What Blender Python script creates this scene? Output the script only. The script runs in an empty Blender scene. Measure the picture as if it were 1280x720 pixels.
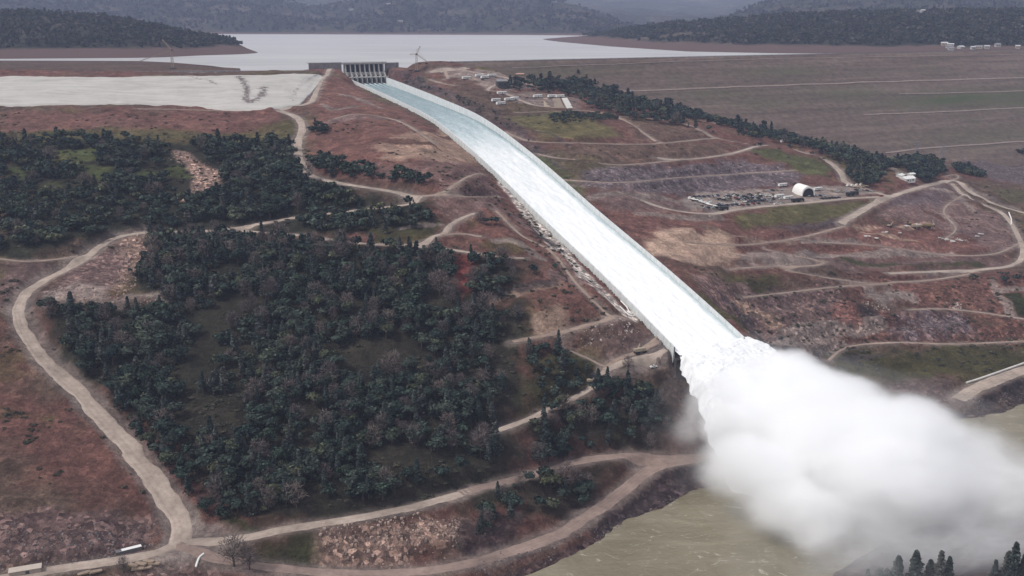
import bpy, math, random
import numpy as np
random.seed(7); RNG = np.random.default_rng(7)
scn = bpy.context.scene
COL = scn.collection
PI = math.pi
R = math.radians

# ------------------------------------------------------------------ camera
F, H, PITCH = 1308.5, 283.8, 0.2589
CP, SP = math.cos(PITCH), math.sin(PITCH)
def ray_dir(u, v):
    a = (u - 640.0) / F; b = -(v - 360.0) / F
    return np.array([a, CP + b * SP, -SP + b * CP])
def proj(X, Y, Z):
    dz = Z - H
    dep = Y * CP - dz * SP; up = Y * SP + dz * CP
    return 640 + F * X / dep, 360 - F * up / dep
def at_z(u, v, z):
    d = ray_dir(u, v); t = (z - H) / d[2]
    return np.array([d[0] * t, d[1] * t, z])
def at_dist(u, v, Y):
    d = ray_dir(u, v); t = Y / d[1]
    return np.array([d[0] * t, Y, H + d[2] * t])
cam = bpy.data.cameras.new('camera'); camo = bpy.data.objects.new('camera', cam); COL.objects.link(camo)
cam.sensor_width = 36; cam.lens = 36 * F / 1280; cam.clip_end = 40000; cam.clip_start = 1
camo.location = (0, 0, H); camo.rotation_euler = (PI / 2 - PITCH, 0, 0)
scn.camera = camo

# ------------------------------------------------------------------ noise
_T = RNG.random((256, 256)).astype(np.float32)
def vnoise(x, y, off=0):
    x = x + off * 17.31; y = y + off * 9.77
    xi = np.floor(x).astype(np.int64); yi = np.floor(y).astype(np.int64)
    fx = x - xi; fy = y - yi
    fx = fx * fx * (3 - 2 * fx); fy = fy * fy * (3 - 2 * fy)
    a = _T[xi & 255, yi & 255]; b = _T[(xi + 1) & 255, yi & 255]
    c = _T[xi & 255, (yi + 1) & 255]; d = _T[(xi + 1) & 255, (yi + 1) & 255]
    return (a * (1 - fx) + b * fx) * (1 - fy) + (c * (1 - fx) + d * fx) * fy
def fbm(x, y, scale, octs=4, off=0, ridged=False):
    s = 0; amp = 1; tot = 0; f = 1.0 / scale
    for i in range(octs):
        n = vnoise(x * f, y * f, off + i * 3) * 2 - 1
        if ridged: n = 1 - 2 * np.abs(n)
        s = s + n * amp; tot += amp; amp *= .5; f *= 2.03
    return s / tot
def sstep(a, b, x):
    t = np.clip((x - a) / (b - a), 0, 1); return t * t * (3 - 2 * t)

# ------------------------------------------------------------------ chute geometry (plan straight, crowned profile)
GX, GY, AZ, CLEN = -209.4, 1515.4, 0.3899, 905.0
SA, CA = math.sin(AZ), math.cos(AZ); CW = 27.25
KT = np.array([-60, 0, 130, 260, 400, 540, 680, 820, 1000.])
KZ = np.array([196, 193.2, 187.4, 180.6, 170.5, 147.0, 116.0, 86.5, 42.5])
def wall_z(t):
    t = np.asarray(t, float); m = np.gradient(KZ, KT)
    i = np.clip(np.searchsorted(KT, t) - 1, 0, len(KT) - 2)
    h = KT[i + 1] - KT[i]; s = np.clip((t - KT[i]) / h, 0, 1)
    return (2*s**3-3*s*s+1)*KZ[i] + (s**3-2*s*s+s)*h*m[i] + (-2*s**3+3*s*s)*KZ[i+1] + (s**3-s*s)*h*m[i+1]
def wall_h(t): return np.interp(t, [0, 200, 500, 905], [12.5, 12, 9.5, 8.5])
def floor_z(t): return wall_z(t) - wall_h(t)
def ch(t, s):   # chute coords -> world xy
    return GX + t * SA + s * CA, GY - t * CA + s * SA
def ch_inv(X, Y):
    dx, dy = X - GX, Y - GY
    return dx * SA - dy * CA, dx * CA + dy * SA

# ------------------------------------------------------------------ dam plane
DC0 = at_z(566, 78, 213); DC1 = at_z(1280, 62.5, 213)
dd = (DC1 - DC0)[:2]; DL = np.hypot(*dd); DD = dd / DL; DN = np.array([DD[1], -DD[0]])
DSL = 0.43
def dam_z(X, Y):
    s = (X - DC0[0]) * DN[0] + (Y - DC0[1]) * DN[1]
    return 213 - DSL * s
def at_dam(u, v):
    d = ray_dir(u, v)
    # H + d2 t = 213 - DSL*((d0 t - c0)*n0 + (d1 t - c1)*n1)
    k = DSL * (d[0] * DN[0] + d[1] * DN[1]); c = 213 + DSL * (DC0[0] * DN[0] + DC0[1] * DN[1])
    t = (c - H) / (d[2] + k)
    return d * t + np.array([0, 0, H])

# ------------------------------------------------------------------ terrain control points (photo pixel, elevation)
CPTS = [
 # emergency weir crest and apron foot
 (-150,92,205),(0,92,205),(170,91,205),(280,90,205),(385,89,205),(405,92,204),(425,93,200),
 (-150,134,181),(0,134,181),(172,133,181),(230,133,180),(300,140,178),(345,138,179),(375,131,183),(400,103,196),
 (-150,170,166),(0,170,165),(150,170,165),(280,170,164),(365,165,166),(390,140,179),(400,185,158),
 (440,110,189),(470,135,182),(520,165,172),(480,190,162),(430,160,172),(560,205,158),(520,225,150),
 (0,230,140),(120,230,141),(250,225,142),(380,220,147),(460,235,143),(530,246,141),(600,240,141),
 (0,300,118),(120,295,117),(240,292,116),(350,280,120),(450,265,127),(560,275,127),(640,285,122),
 (0,345,102),(90,345,101),(180,345,99),(300,340,102),(450,335,106),(560,315,113),(650,330,106),(700,330,103),
 (0,380,92),(130,380,91),(300,390,88),(450,390,88),(600,390,86),(700,385,87),(770,385,86),(760,395,82),
 (680,430,70),(760,440,63),(820,430,63),(850,455,50),(860,480,38),(790,480,48),(700,470,56),(665,520,42),
 (560,470,60),(400,480,62),(200,480,62),(50,470,66),(-120,480,66),(-120,380,92),(-120,300,118),(-120,230,140),
 (740,520,36),(820,520,30),(850,520,24),(660,560,30),(740,565,17),(820,566,12),(890,566,9),
 (500,560,40),(300,570,44),(100,570,46),(-100,570,48),
 (670,592,17),(719,578,14),(800,593,9),(763,627,8),(700,669,7),(622,694,7),(580,706,8),(500,716,9),(400,718,12),(300,712,17),
 (660,630,16),(560,650,18),(480,660,20),(400,660,24),(233,660,27),(225,677,25),(141,702,24),(42,717,24),
 (100,665,34),(0,660,38),(0,690,31),(-120,680,36),(-100,740,26),(150,740,20),(300,750,12),(450,745,3),(-100,800,20),(200,850,8),(350,820,-3),
 # river shore and bed
 (615,720,0),(700,690,0),(760,664,0),(830,634,0),(905,601,0),(960,562,0),(1040,522,0),(1130,508,0),(1205,514,0),(1240,502,0),(1285,498,0),(1400,480,0),
 (560,760,-4),(700,740,-5),(800,690,-5),(900,650,-5),(1000,600,-5),(1100,560,-5),(1200,560,-5),(1300,545,-4),(1450,530,-5),(1000,700,-5),(1100,640,-5),(1250,600,-5),(800,800,-5),(600,850,-5),
 (1030,740,0),(1090,692,0),(1165,655,0),(1285,638,0),(1450,610,0),(1100,730,9),(1200,700,9),(1280,690,10),(1280,760,22),(1100,800,18),(1450,660,14),(1400,800,28),
 # slope beside and below the chute, right side
 (940,440,30),(1000,455,24),(940,410,44),
 (1040,440,24),(1040,470,17),(1130,432,24),(1200,432,23),(1280,430,23),(1130,475,17),(1180,482,15),(1280,455,15),(1195,500,8),(1240,484,11),(1280,468,12),(1420,440,20),
 (1000,400,52),(1100,400,42),(1200,400,36),(1280,400,33),(1060,368,57),(1110,372,50),(1160,368,48),(1280,368,42),(1420,380,35),
 (900,360,76),(980,350,67),(1000,335,72),(1100,338,60),(1165,341,56),(1226,338,54),(1278,318,56),(1420,320,52),
 (860,310,91),(950,300,84),(1050,300,76),(1150,300,69),(1230,300,64),(1275,300,60),
 (820,260,110),(900,265,103),(960,262,99),(1012,254,98),(1060,280,88),(1103,247,95),(1050,235,99),(950,236,103),(880,240,106),(860,250,106),
 (1150,265,84),(1200,270,76),(1250,265,72),(1280,270,67),(1189,224,92),(1158,233,93),(1215,240,84),(1420,260,60),(1280,240,66),
 (800,235,120),(740,205,139),(700,180,150),(775,215,135),(850,205,131),(930,190,128),(950,183,129),(993,213,113),(1003,190,122),(1050,212,110),(1057,226,103),
 (660,165,160),(740,178,150),(810,180,144),(860,176,141),(890,168,139),(850,155,150),(770,145,159),(740,135,165),(700,138,166),(650,140,169),
 (600,135,177),(560,115,187),(530,100,193),(500,92,198),(600,112,187),(640,118,180),(640,97,191),(600,84,203),(559,89,201),(520,85,207),(490,83,209),(545,80,211),
 (1110,215,101),(1130,222,98),(1090,200,101),(1160,205,88),(1230,205,66),(1280,210,62),(1230,225,75),(1420,215,55),
]
GROIN = [(580,80),(610,88),(640,92),(700,104),(750,116),(800,128),(870,143),(930,160),(1000,176),(1060,190),(1110,200),(1170,203),(1230,197),(1285,193),(1420,186)]
P = [at_z(*c) for c in CPTS]
for g in GROIN:
    q = at_dam(*g); q[2] += 1; P.append(q)
    b = q + np.array([-DN[0] * 60, -DN[1] * 60, 60 * DSL - 18]); P.append(b)
    b = q + np.array([-DN[0] * 200, -DN[1] * 200, 200 * DSL - 45]); P.append(b)
# chute shoulders
for t in list(range(20, 905, 60)) + [900]:
    for s in (-CW - 9, CW + 9):
        x, y = ch(t, s); P.append(np.array([x, y, float(wall_z(t)) - 3.0]))
# jet landing slope beyond the lip
for t, s, z in ((930,0,26),(930,-40,28),(930,45,27),(960,0,12),(960,40,14),(985,0,2),(1000,60,-4)):
    x, y = ch(t, s); P.append(np.array([x, y, z]))
P = np.array(P)
def tps_fit(P, lam):
    n = len(P); xy = P[:, :2] / 300.0
    d = np.hypot(xy[:, None, 0] - xy[None, :, 0], xy[:, None, 1] - xy[None, :, 1])
    K = d * d * np.log(d + 1e-9); K[np.arange(n), np.arange(n)] = lam
    Q = np.c_[np.ones(n), xy]; A = np.zeros((n + 3, n + 3)); A[:n, :n] = K; A[:n, n:] = Q; A[n:, :n] = Q.T
    w = np.linalg.solve(A, np.r_[P[:, 2], 0, 0, 0]); return w, xy
TW, TXY = tps_fit(P, 0.012)
GX0, GY0, GS = -1300.0, 300.0, 2.0
NX, NY = 1301, 776        # to x=1300, y=1850
cs = 10.0
cx = np.arange(GX0, GX0 + (NX - 1) * GS + cs + 1, cs); cy = np.arange(GY0, GY0 + (NY - 1) * GS + cs + 1, cs)
CXX, CYY = np.meshgrid(cx / 300, cy / 300)
Zc = np.zeros_like(CXX)
for i in range(len(P)):
    d2 = (CXX - TXY[i, 0]) ** 2 + (CYY - TXY[i, 1]) ** 2
    Zc += TW[i] * 0.5 * d2 * np.log(d2 + 1e-12)
Zc += TW[-3] + TW[-2] * CXX + TW[-1] * CYY
def bil(Z, x0, y0, s, X, Y):
    fx = np.clip((X - x0) / s, 0, Z.shape[1] - 1.001); fy = np.clip((Y - y0) / s, 0, Z.shape[0] - 1.001)
    i = fx.astype(int); j = fy.astype(int); fx = fx - i; fy = fy - j
    return (Z[j, i] * (1 - fx) + Z[j, i + 1] * fx) * (1 - fy) + (Z[j + 1, i] * (1 - fx) + Z[j + 1, i + 1] * fx) * fy
gx = GX0 + np.arange(NX) * GS; gy = GY0 + np.arange(NY) * GS
XX, YY = np.meshgrid(gx, gy)
ZZ = bil(Zc, cx[0], cy[0], cs, XX, YY)
def blur(Z, n):
    for _ in range(n):
        Z = (np.pad(Z, ((1, 1), (0, 0)), 'edge')[:-2] + 2 * Z + np.pad(Z, ((1, 1), (0, 0)), 'edge')[2:]) / 4
        Z = (np.pad(Z, ((0, 0), (1, 1)), 'edge')[:, :-2] + 2 * Z + np.pad(Z, ((0, 0), (1, 1)), 'edge')[:, 2:]) / 4
    return Z
ZZ = blur(ZZ, 3)
def T(X, Y): return bil(ZZ, GX0, GY0, GS, np.asarray(X, float), np.asarray(Y, float))
def hit(u, v, tmax=1700.0):
    """first point of the ground along the ray of a photo pixel"""
    d = ray_dir(u, v); t = np.arange(320, tmax, 2.0)
    X, Y, Z = d[0] * t, d[1] * t, H + d[2] * t
    g = T(X, Y); k = np.nonzero(Z < g)[0]
    if len(k) == 0: k = [len(t) - 1]
    k = k[0]
    if k == 0: return np.array([X[0], Y[0], g[0]])
    a = (Z[k-1] - g[k-1]); b = (g[k] - Z[k]); w = a / (a + b + 1e-9)
    x = X[k-1] + (X[k] - X[k-1]) * w; y = Y[k-1] + (Y[k] - Y[k-1]) * w
    return np.array([x, y, float(T(x, y))])

# zone polygons, in world xy
def poly_w(pts): return np.array([hit(*p)[:2] for p in pts])
def poly_dist(poly, X, Y):
    """signed distance (inside positive) of points to a polygon"""
    ins = np.zeros(X.shape, bool); dm = np.full(X.shape, 1e9)
    n = len(poly)
    for i in range(n):
        x1, y1 = poly[i]; x2, y2 = poly[(i + 1) % n]
        c = ((y1 > Y) != (y2 > Y))
        xi = (x2 - x1) * (Y - y1) / ((y2 - y1) if y2 != y1 else 1e-9) + x1
        ins ^= c & (X < xi)
        ex, ey = x2 - x1, y2 - y1; L = ex * ex + ey * ey + 1e-9
        s = np.clip(((X - x1) * ex + (Y - y1) * ey) / L, 0, 1)
        dm = np.minimum(dm, (X - x1 - s * ex) ** 2 + (Y - y1 - s * ey) ** 2)
    dm = np.sqrt(dm); return np.where(ins, dm, -dm)
def catmull(pts, step=4.0):
    pts = np.array(pts, float); out = []
    Q = np.vstack([2 * pts[0] - pts[1], pts, 2 * pts[-1] - pts[-2]])
    for i in range(1, len(Q) - 2):
        n = max(2, int(np.linalg.norm(Q[i + 1][:2] - Q[i][:2]) / step))
        for k in range(n):
            s = k / n
            out.append(0.5 * ((2 * Q[i]) + (-Q[i-1] + Q[i+1]) * s + (2*Q[i-1] - 5*Q[i] + 4*Q[i+1] - Q[i+2]) * s*s + (-Q[i-1] + 3*Q[i] - 3*Q[i+1] + Q[i+2]) * s**3))
    out.append(pts[-1]); return np.array(out)

ROADS = [  # name, width start, width end, photo polyline
 ('dirt_road', 7, 8, [(437,92),(417,92),(403,98),(396,112),(389,127),(367,133),(350,137)]),
 ('dirt_road', 9, 7, [(350,138),(371,146),(378,160),(373,175),(372,190),(378,205),(387,217),(407,225),(437,231),(457,234),(483,238),(512,243),(525,248)]),
 ('dirt_road', 9, 7, [(525,247),(512,254),(483,258),(445,262),(431,264),(364,272),(330,278),(292,285),(263,289),(216,290),(175,291)]),
 ('dirt_road', 7, 14, [(175,291),(146,295),(125,306),(108,320),(82,335),(52,350),(29,368),(24,395),(50,440),(110,500),(180,580),(222,640),(226,679)]),
 ('dirt_track', 3, 3, [(-30,322),(0,323),(35,327),(80,324),(97,320)]),
 ('dirt_road', 5, 5, [(300,288),(320,290),(372,294),(416,300),(466,306),(524,304),(550,294),(568,279),(594,267)]),
 ('dirt_track', 4, 4, [(550,294),(582,291),(603,296)]),
 ('dirt_road', 5, 4, [(500,306),(530,309),(559,311),(588,315),(623,320),(655,323)]),
 ('dirt_track', 4, 4, [(527,245),(568,245),(623,246)]),
 ('dirt_track', 4, 3, [(545,244),(562,237),(582,222),(603,215)]),
 ('dirt_road', 6, 5, [(600,545),(659,526),(695,509),(733,493),(754,473),(771,461),(817,457),(848,452)]),
 ('dirt_track', 5, 7, [(756,469),(766,452),(796,441),(828,429)]),
 ('dirt_track', 5, 6, [(640,428),(671,422),(702,417),(730,408),(765,399),(782,394)]),
 ('dirt_track', 2.2, 2.2, [(705,434),(737,445),(757,458)]),
 ('dirt_road', 9, 9, [(575,617),(620,604),(667,592),(719,578),(771,569),(824,568),(893,566)]),
 ('dirt_road', 11, 8, [(905,574),(880,575),(847,577),(813,586),(794,601),(763,627),(732,646),(698,668),(673,678),(622,695),(580,706),(527,715),(470,719),(415,718),(340,712),(300,706),(265,700),(240,690),(222,680)]),
 ('dirt_road', 8, 9, [(592,612),(560,622),(500,638),(420,652),(360,661),(281,677),(228,678),(197,692),(141,702),(84,709),(30,720),(-40,730)]),
 ('dirt_road', 4.5, 8, [(820,196),(860,199),(910,193),(933,187),(950,182),(970,182),(1003,190),(1033,200),(1050,213),(1057,226),(1075,233),(1093,239),(1112,244)]),
 ('dirt_track', 3, 3, [(680,223),(714,225),(775,228),(848,222),(927,217),(993,213)]),
 ('dirt_track', 3, 3.5, [(672,193),(695,197),(717,199),(769,206),(820,203),(848,200)]),
 ('dirt_track', 4, 4.5, [(632,164),(645,170),(669,177),(739,179),(809,180),(860,176),(895,173),(933,180)]),
 ('dirt_track', 3.5, 4, [(641,141),(697,139),(735,138),(767,145),(784,152),(821,177)]),
 ('dirt_track', 5, 5, [(767,145),(800,147),(845,152),(870,160),(893,172)]),
 ('dirt_road', 6, 7, [(634,77),(598,82),(576,87),(559,89),(537,91)]),
 ('dirt_road', 6, 5, [(576,87),(590,89),(612,93),(634,97),(638,99),(624,104),(610,112),(629,115),(649,124),(669,131),(690,134),(720,135)]),
 ('dirt_track', 5, 4, [(537,99),(546,102),(556,105),(570,107)]),
 ('dirt_track', 6, 4, [(557,90),(560,97),(556,99)]),
 ('dirt_road', 10, 10, [(1051,279),(1070,268),(1091,256),(1119,244),(1158,232),(1187,225)]),
 ('dirt_road', 8, 6, [(1187,225),(1200,228),(1213,238),(1235,250),(1259,259),(1285,267),(1330,280)]),
 ('dirt_road', 8, 8, [(800,248),(825,257),(848,263),(890,267),(920,262),(965,257),(1012,253),(1060,248),(1103,246)]),
 ('dirt_road', 6, 6, [(1190,229),(1205,243),(1228,254),(1250,264),(1263,277),(1275,300),(1279,318),(1264,332),(1226,337),(1165,340),(1110,342)]),
 ('dirt_track', 4, 4, [(957,311),(996,319),(1030,328),(1012,333),(960,334),(910,337)]),
 ('dirt_road', 14, 12, [(1330,446),(1280,462),(1226,482),(1197,500)]),
 ('dirt_track', 3, 3, [(1134,387),(1180,386),(1226,390),(1285,399)]),
 ('dirt_track', 2.5, 2.5, [(1154,202),(1200,199),(1243,195),(1290,191)]),
 ('dirt_track', 3, 3, [(172,136),(230,137),(290,139),(345,139)]),
 ('dirt_track', 3, 3, [(860,303),(930,306),(1000,297),(1056,283)]),
 ('dirt_track', 3, 3, [(985,338),(1060,350),(1140,352),(1200,345),(1226,338)]),
 ('dirt_track', 2.6, 3, [(1018,302),(1100,307),(1180,318),(1240,318),(1274,305)]),
 ('dirt_track', 2.6, 3, [(928,372),(1000,364),(1060,357),(1110,355)]),
 ('dirt_track', 3, 2.5, [(1035,452),(1060,434),(1120,428),(1200,430),(1290,426)]),
 ('dirt_track', 2.6, 2.6, [(1205,243),(1180,262),(1195,285),(1180,300)]),
 ('dirt_track', 3, 3, [(415,150),(450,142),(500,152),(545,180)]),
 ('dirt_track', 2.5, 2.5, [(620,262),(650,290),(690,315),(720,352),(764,396)]),
 ('dirt_track', 3, 3, [(1187,226),(1198,222),(1192,219),(1180,221)]),
]
RW = []
for nm, w0, w1, pl in ROADS:
    Wp = np.array([hit(*p) for p in pl]); C = catmull(Wp, 3.0)
    z = C[:, 2].copy()
    for _ in range(25): z[1:-1] = (z[:-2] + 2 * z[1:-1] + z[2:]) / 4
    C[:, 2] = z
    RW.append((nm, w0, w1, C))
# micro relief
ctt, css = ch_inv(XX, YY)
ZB = ZZ.copy()
rel = fbm(XX, YY, 80, 5, 1) * 3.4 + fbm(XX + fbm(XX, YY, 50, 2, 3) * 22, YY, 34, 5, 5, True) * 2.3 + fbm(XX, YY, 9, 3, 9) * 0.8
rgt = sstep(CW + 25, CW + 70, css) * (1 - sstep(1180, 1280, YY)) * sstep(8, 22, ZB)
rel = rel + rgt * 1.35 * np.sin(2 * PI * (ZB + rel * .5) / 9.5 + fbm(XX, YY, 160, 2, 15) * 2.5)
lft = sstep(-CW - 20, -CW - 50, css) * sstep(150, 160, ZB) * 1.0
rel = rel + lft * 1.0 * np.sin(2 * PI * (ZB + rel * .5) / 8 + fbm(XX, YY, 120, 2, 16) * 3)
keep = sstep(CW + 4, CW + 40, np.abs(css)) ; keep = np.where((ctt > 940) | (ctt < -40), 1, keep)
keep *= sstep(-1.0, 3.0, ZB) * 0.9 + 0.1
keep *= 1 - 0.75 * sstep(-60, 30, poly_dist(poly_w([(850,248),(880,238),(1060,231),(1105,243),(960,262),(890,266)]), XX, YY))
ZZ = ZB + rel * keep
# flatten under roads
for nm, w0, w1, C in RW:
    for k in range(len(C)):
        w = (w0 + (w1 - w0) * k / len(C)) / 2
        i0 = int((C[k, 0] - GX0) / GS); j0 = int((C[k, 1] - GY0) / GS); r = int((w + 9) / GS) + 1
        a, b, c, d = max(j0 - r, 0), min(j0 + r + 1, NY), max(i0 - r, 0), min(i0 + r + 1, NX)
        if a >= b or c >= d: continue
        dist = np.hypot(XX[a:b, c:d] - C[k, 0], YY[a:b, c:d] - C[k, 1])
        m = 1 - sstep(w + 1.5, w + 8, dist); m *= np.where(dist < w + 8, 1, 0)
        ZZ[a:b, c:d] += (C[k, 2] - ZZ[a:b, c:d]) * m * 0.8
# embankment: keep ground below the dam face
dz = dam_z(XX, YY); sd = (XX - DC0[0]) * DN[0] + (YY - DC0[1]) * DN[1]; al = (XX - DC0[0]) * DD[0] + (YY - DC0[1]) * DD[1]
behind = sd < -5
ZZ = np.where((al > 60) & (ZZ > dz - 2) & (sd < 90) & (sd > -5), np.minimum(ZZ, dz - 2), ZZ)
# behind the crest line everything sinks under the lake
CREST = [at_z(-600,92,205), at_z(385,88.5,205), np.array([*ch(-14, -CW - 45), 205]), np.array([*ch(-14, CW + 6), 205]), DC0, DC1 + np.array([DD[0] * 1500, DD[1] * 1500, 0])]
CR = np.array([[c[0], c[1]] for c in CREST]); CR = CR[np.argsort(CR[:, 0])]
yc = np.interp(XX, CR[:, 0], CR[:, 1])
back = sstep(6, 34, YY - yc)
ZZ = ZZ * (1 - back) + 165 * back
ZZ = np.where((XX < GX - 74) & (YY > yc - 60), np.minimum(ZZ, 203.6 - 2.6 * sstep(-60, -30, YY - yc)), ZZ)
dc_ = np.hypot(XX - DC0[0] + 22, YY - DC0[1] - 4); ZZ = np.where(dc_ < 62, np.maximum(ZZ, 214.2 - .11 * np.maximum(dc_ - 14, 0) - 16 * sstep(30, 62, dc_)), ZZ)
left_spit = np.exp(-((YY - 1475) / 45) ** 2) * sstep(-330, -480, XX)
# chute trench
ct, cs_ = ch_inv(XX, YY)
wz = wall_z(np.clip(ct, -60, 905)); fz = floor_z(np.clip(ct, -60, 905))
inside = (ct > -30) & (ct < 905)
edge = sstep(CW + 3, np.where(ct < 70, CW + 9, CW + 26), np.abs(cs_))
for sg, lim_ in ((-1, 70), (1, 50)):
    mm = (ct > -13) & (ct < 90) & (cs_ * sg > CW + 5) & (cs_ * sg < CW + lim_); ZZ = np.where(mm, np.maximum(ZZ, 205 - .16 * np.maximum(ct - 6, 0) - 2.5 * sstep(lim_ + CW - 25, lim_ + CW, cs_ * sg)), ZZ)
ZZ = np.where((ct > -30) & (ct < 140) & (np.abs(cs_) > CW + 2), blur(ZZ, 3), ZZ)
shoulder = wz - 3.0 - 1.2 * vnoise(XX / 14, YY / 14, 4)
Zs = shoulder * (1 - edge) + ZZ * edge
ZZ = np.where(inside & (ct > 0), Zs, ZZ)
trench = inside & (np.abs(cs_) < CW + 1.4)
ZZ = np.where(trench, fz - 4, ZZ)
gap = (ct > -30) & (ct <= 0) & (np.abs(cs_) >= CW + 1.4)
ZZ = np.where(gap & (ct > -8), np.minimum(ZZ, 206), ZZ)
def ground(X, Y): return float(T(X, Y))

# ------------------------------------------------------------------ mesh + material helpers
def setp(o, label=None, cat=None, group=None, kind=None):
    if label: o['label'] = label
    if cat: o['category'] = cat
    if group: o['group'] = group
    if kind: o['kind'] = kind
    return o
def link(o, parent=None):
    COL.objects.link(o)
    if parent is not None: o.parent = parent
    return o
def np_mesh(name, V, Fc, mat=None, smooth=False, attrs=None):
    me = bpy.data.meshes.new(name); V = np.asarray(V, np.float32); Fc = np.asarray(Fc, np.int32)
    n, k = Fc.shape
    me.vertices.add(len(V)); me.vertices.foreach_set('co', V.ravel())
    me.loops.add(n * k); me.loops.foreach_set('vertex_index', Fc.ravel())
    me.polygons.add(n); me.polygons.foreach_set('loop_start', np.arange(0, n * k, k, dtype=np.int32)); me.polygons.foreach_set('loop_total', np.full(n, k, np.int32))
    me.polygons.foreach_set('use_smooth', np.full(n, smooth))
    if attrs:
        for an, av in attrs.items():
            av = np.asarray(av, np.float32)
            if av.ndim == 2:
                if av.shape[1] == 3: av = np.c_[av, np.ones(len(av), np.float32)]
                a = me.attributes.new(an, 'FLOAT_COLOR', 'POINT'); a.data.foreach_set('color', av.ravel().astype(np.float32))
            else:
                a = me.attributes.new(an, 'FLOAT', 'POINT'); a.data.foreach_set('value', av.ravel())
    me.update(); me.validate(clean_customdata=False)
    if mat: me.materials.append(mat)
    return me
def grid_faces(nr, nc):
    i = np.arange(nr - 1)[:, None] * nc + np.arange(nc - 1)[None, :]
    i = i.ravel(); return np.stack([i, i + 1, i + nc + 1, i + nc], 1)

class MB:
    """collects simple shapes into one mesh"""
    def __init__(s): s.v = []; s.f = []
    def quad_box(s, c8):
        b = len(s.v); s.v += [tuple(p) for p in c8]
        for q in ((0,3,2,1),(4,5,6,7),(0,1,5,4),(1,2,6,5),(2,3,7,6),(3,0,4,7)): s.f.append(tuple(b + i for i in q))
        return s
    def box(s, cx, cy, cz, sx, sy, sz, rz=0):
        c, n = math.cos(rz), math.sin(rz); pts = []
        for z in (-.5, .5):
            for x, y in ((-.5,-.5),(.5,-.5),(.5,.5),(-.5,.5)):
                a, b = x * sx, y * sy; pts.append((cx + a * c - b * n, cy + a * n + b * c, cz + z * sz))
        return s.quad_box(pts)
    def bar(s, a, b, w, w2=None):
        a = np.array(a, float); b = np.array(b, float); d = b - a; L = np.linalg.norm(d) + 1e-9; d /= L
        up = np.array([0, 0, 1.]) if abs(d[2]) < .9 else np.array([1., 0, 0])
        x = np.cross(d, up); x /= np.linalg.norm(x); y = np.cross(d, x); w2 = w if w2 is None else w2
        p = [a - x*w/2 - y*w/2, a + x*w/2 - y*w/2, a + x*w/2 + y*w/2, a - x*w/2 + y*w/2, b - x*w2/2 - y*w2/2, b + x*w2/2 - y*w2/2, b + x*w2/2 + y*w2/2, b - x*w2/2 + y*w2/2]
        return s.quad_box(p)
    def tube(s, pts, rad, n=6):
        base = len(s.v); pts = [np.array(p, float) for p in pts]
        for i, p in enumerate(pts):
            d = pts[min(i + 1, len(pts) - 1)] - pts[max(i - 1, 0)]; d = d / (np.linalg.norm(d) + 1e-9)
            up = np.array([0, 0, 1.]) if abs(d[2]) < .9 else np.array([1., 0, 0])
            x = np.cross(d, up); x /= np.linalg.norm(x); y = np.cross(d, x)
            r = rad[i] if hasattr(rad, '__len__') else rad
            for k in range(n):
                a = 2 * PI * k / n; s.v.append(tuple(p + x * r * math.cos(a) + y * r * math.sin(a)))
        for i in range(len(pts) - 1):
            for k in range(n):
                a = base + i * n + k; b = base + i * n + (k + 1) % n; s.f.append((a, b, b + n, a + n))
        s.f.append(tuple(base + k for k in range(n))[::-1]); e = base + (len(pts) - 1) * n; s.f.append(tuple(e + k for k in range(n)))
        return s
    def prism(s, prof, y0, y1):
        """profile in xz extruded along y"""
        n = len(prof); b = len(s.v)
        for y in (y0, y1):
            for x, z in prof: s.v.append((x, y, z))
        for i in range(n):
            j = (i + 1) % n; s.f.append((b + i, b + j, b + n + j, b + n + i))
        s.f.append(tuple(b + i for i in range(n))[::-1]); s.f.append(tuple(b + n + i for i in range(n)))
        return s
    def mesh(s, name, mat):
        me = bpy.data.meshes.new(name); me.from_pydata(s.v, [], s.f); me.update(); me.materials.append(mat); return me
    def obj(s, name, mat, parent=None):
        return link(bpy.data.objects.new(name, s.mesh(name, mat)), parent)
def empty(name, loc, rz=0):
    o = bpy.data.objects.new(name, None); o.location = tuple(float(c) for c in loc); o.rotation_euler = (0, 0, rz); o.empty_display_size = 1
    return link(o)
def copy_tree(o, parent=None):
    c = o.copy(); link(c, parent)
    for chd in list(o.children): copy_tree(chd, c)
    return c

def new_mat(name):
    m = bpy.data.materials.new(name); m.use_nodes = True
    nt = m.node_tree; b = nt.nodes['Principled BSDF']; b.inputs['Roughness'].default_value = .9
    b.inputs['Specular IOR Level'].default_value = .15
    return m, nt, b
def nd(nt, typ, **kw):
    n = nt.nodes.new(typ)
    for k, v in kw.items(): setattr(n, k, v)
    return n
def noise(nt, vec, scale, detail=6, rough=.6, dist=0):
    n = nd(nt, 'ShaderNodeTexNoise'); n.inputs['Scale'].default_value = scale; n.inputs['Detail'].default_value = detail
    n.inputs['Roughness'].default_value = rough; n.inputs['Distortion'].default_value = dist
    if vec: nt.links.new(vec, n.inputs['Vector'])
    return n.outputs['Fac']
def ramp(nt, fac, stops):
    n = nd(nt, 'ShaderNodeValToRGB'); cr = n.color_ramp
    while len(cr.elements) < len(stops): cr.elements.new(.5)
    for e, (p, c) in zip(cr.elements, stops):
        e.position = p; e.color = (c, c, c, 1) if not hasattr(c, '__len__') else (*c, 1)
    nt.links.new(fac, n.inputs[0]); return n.outputs[0]
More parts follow.
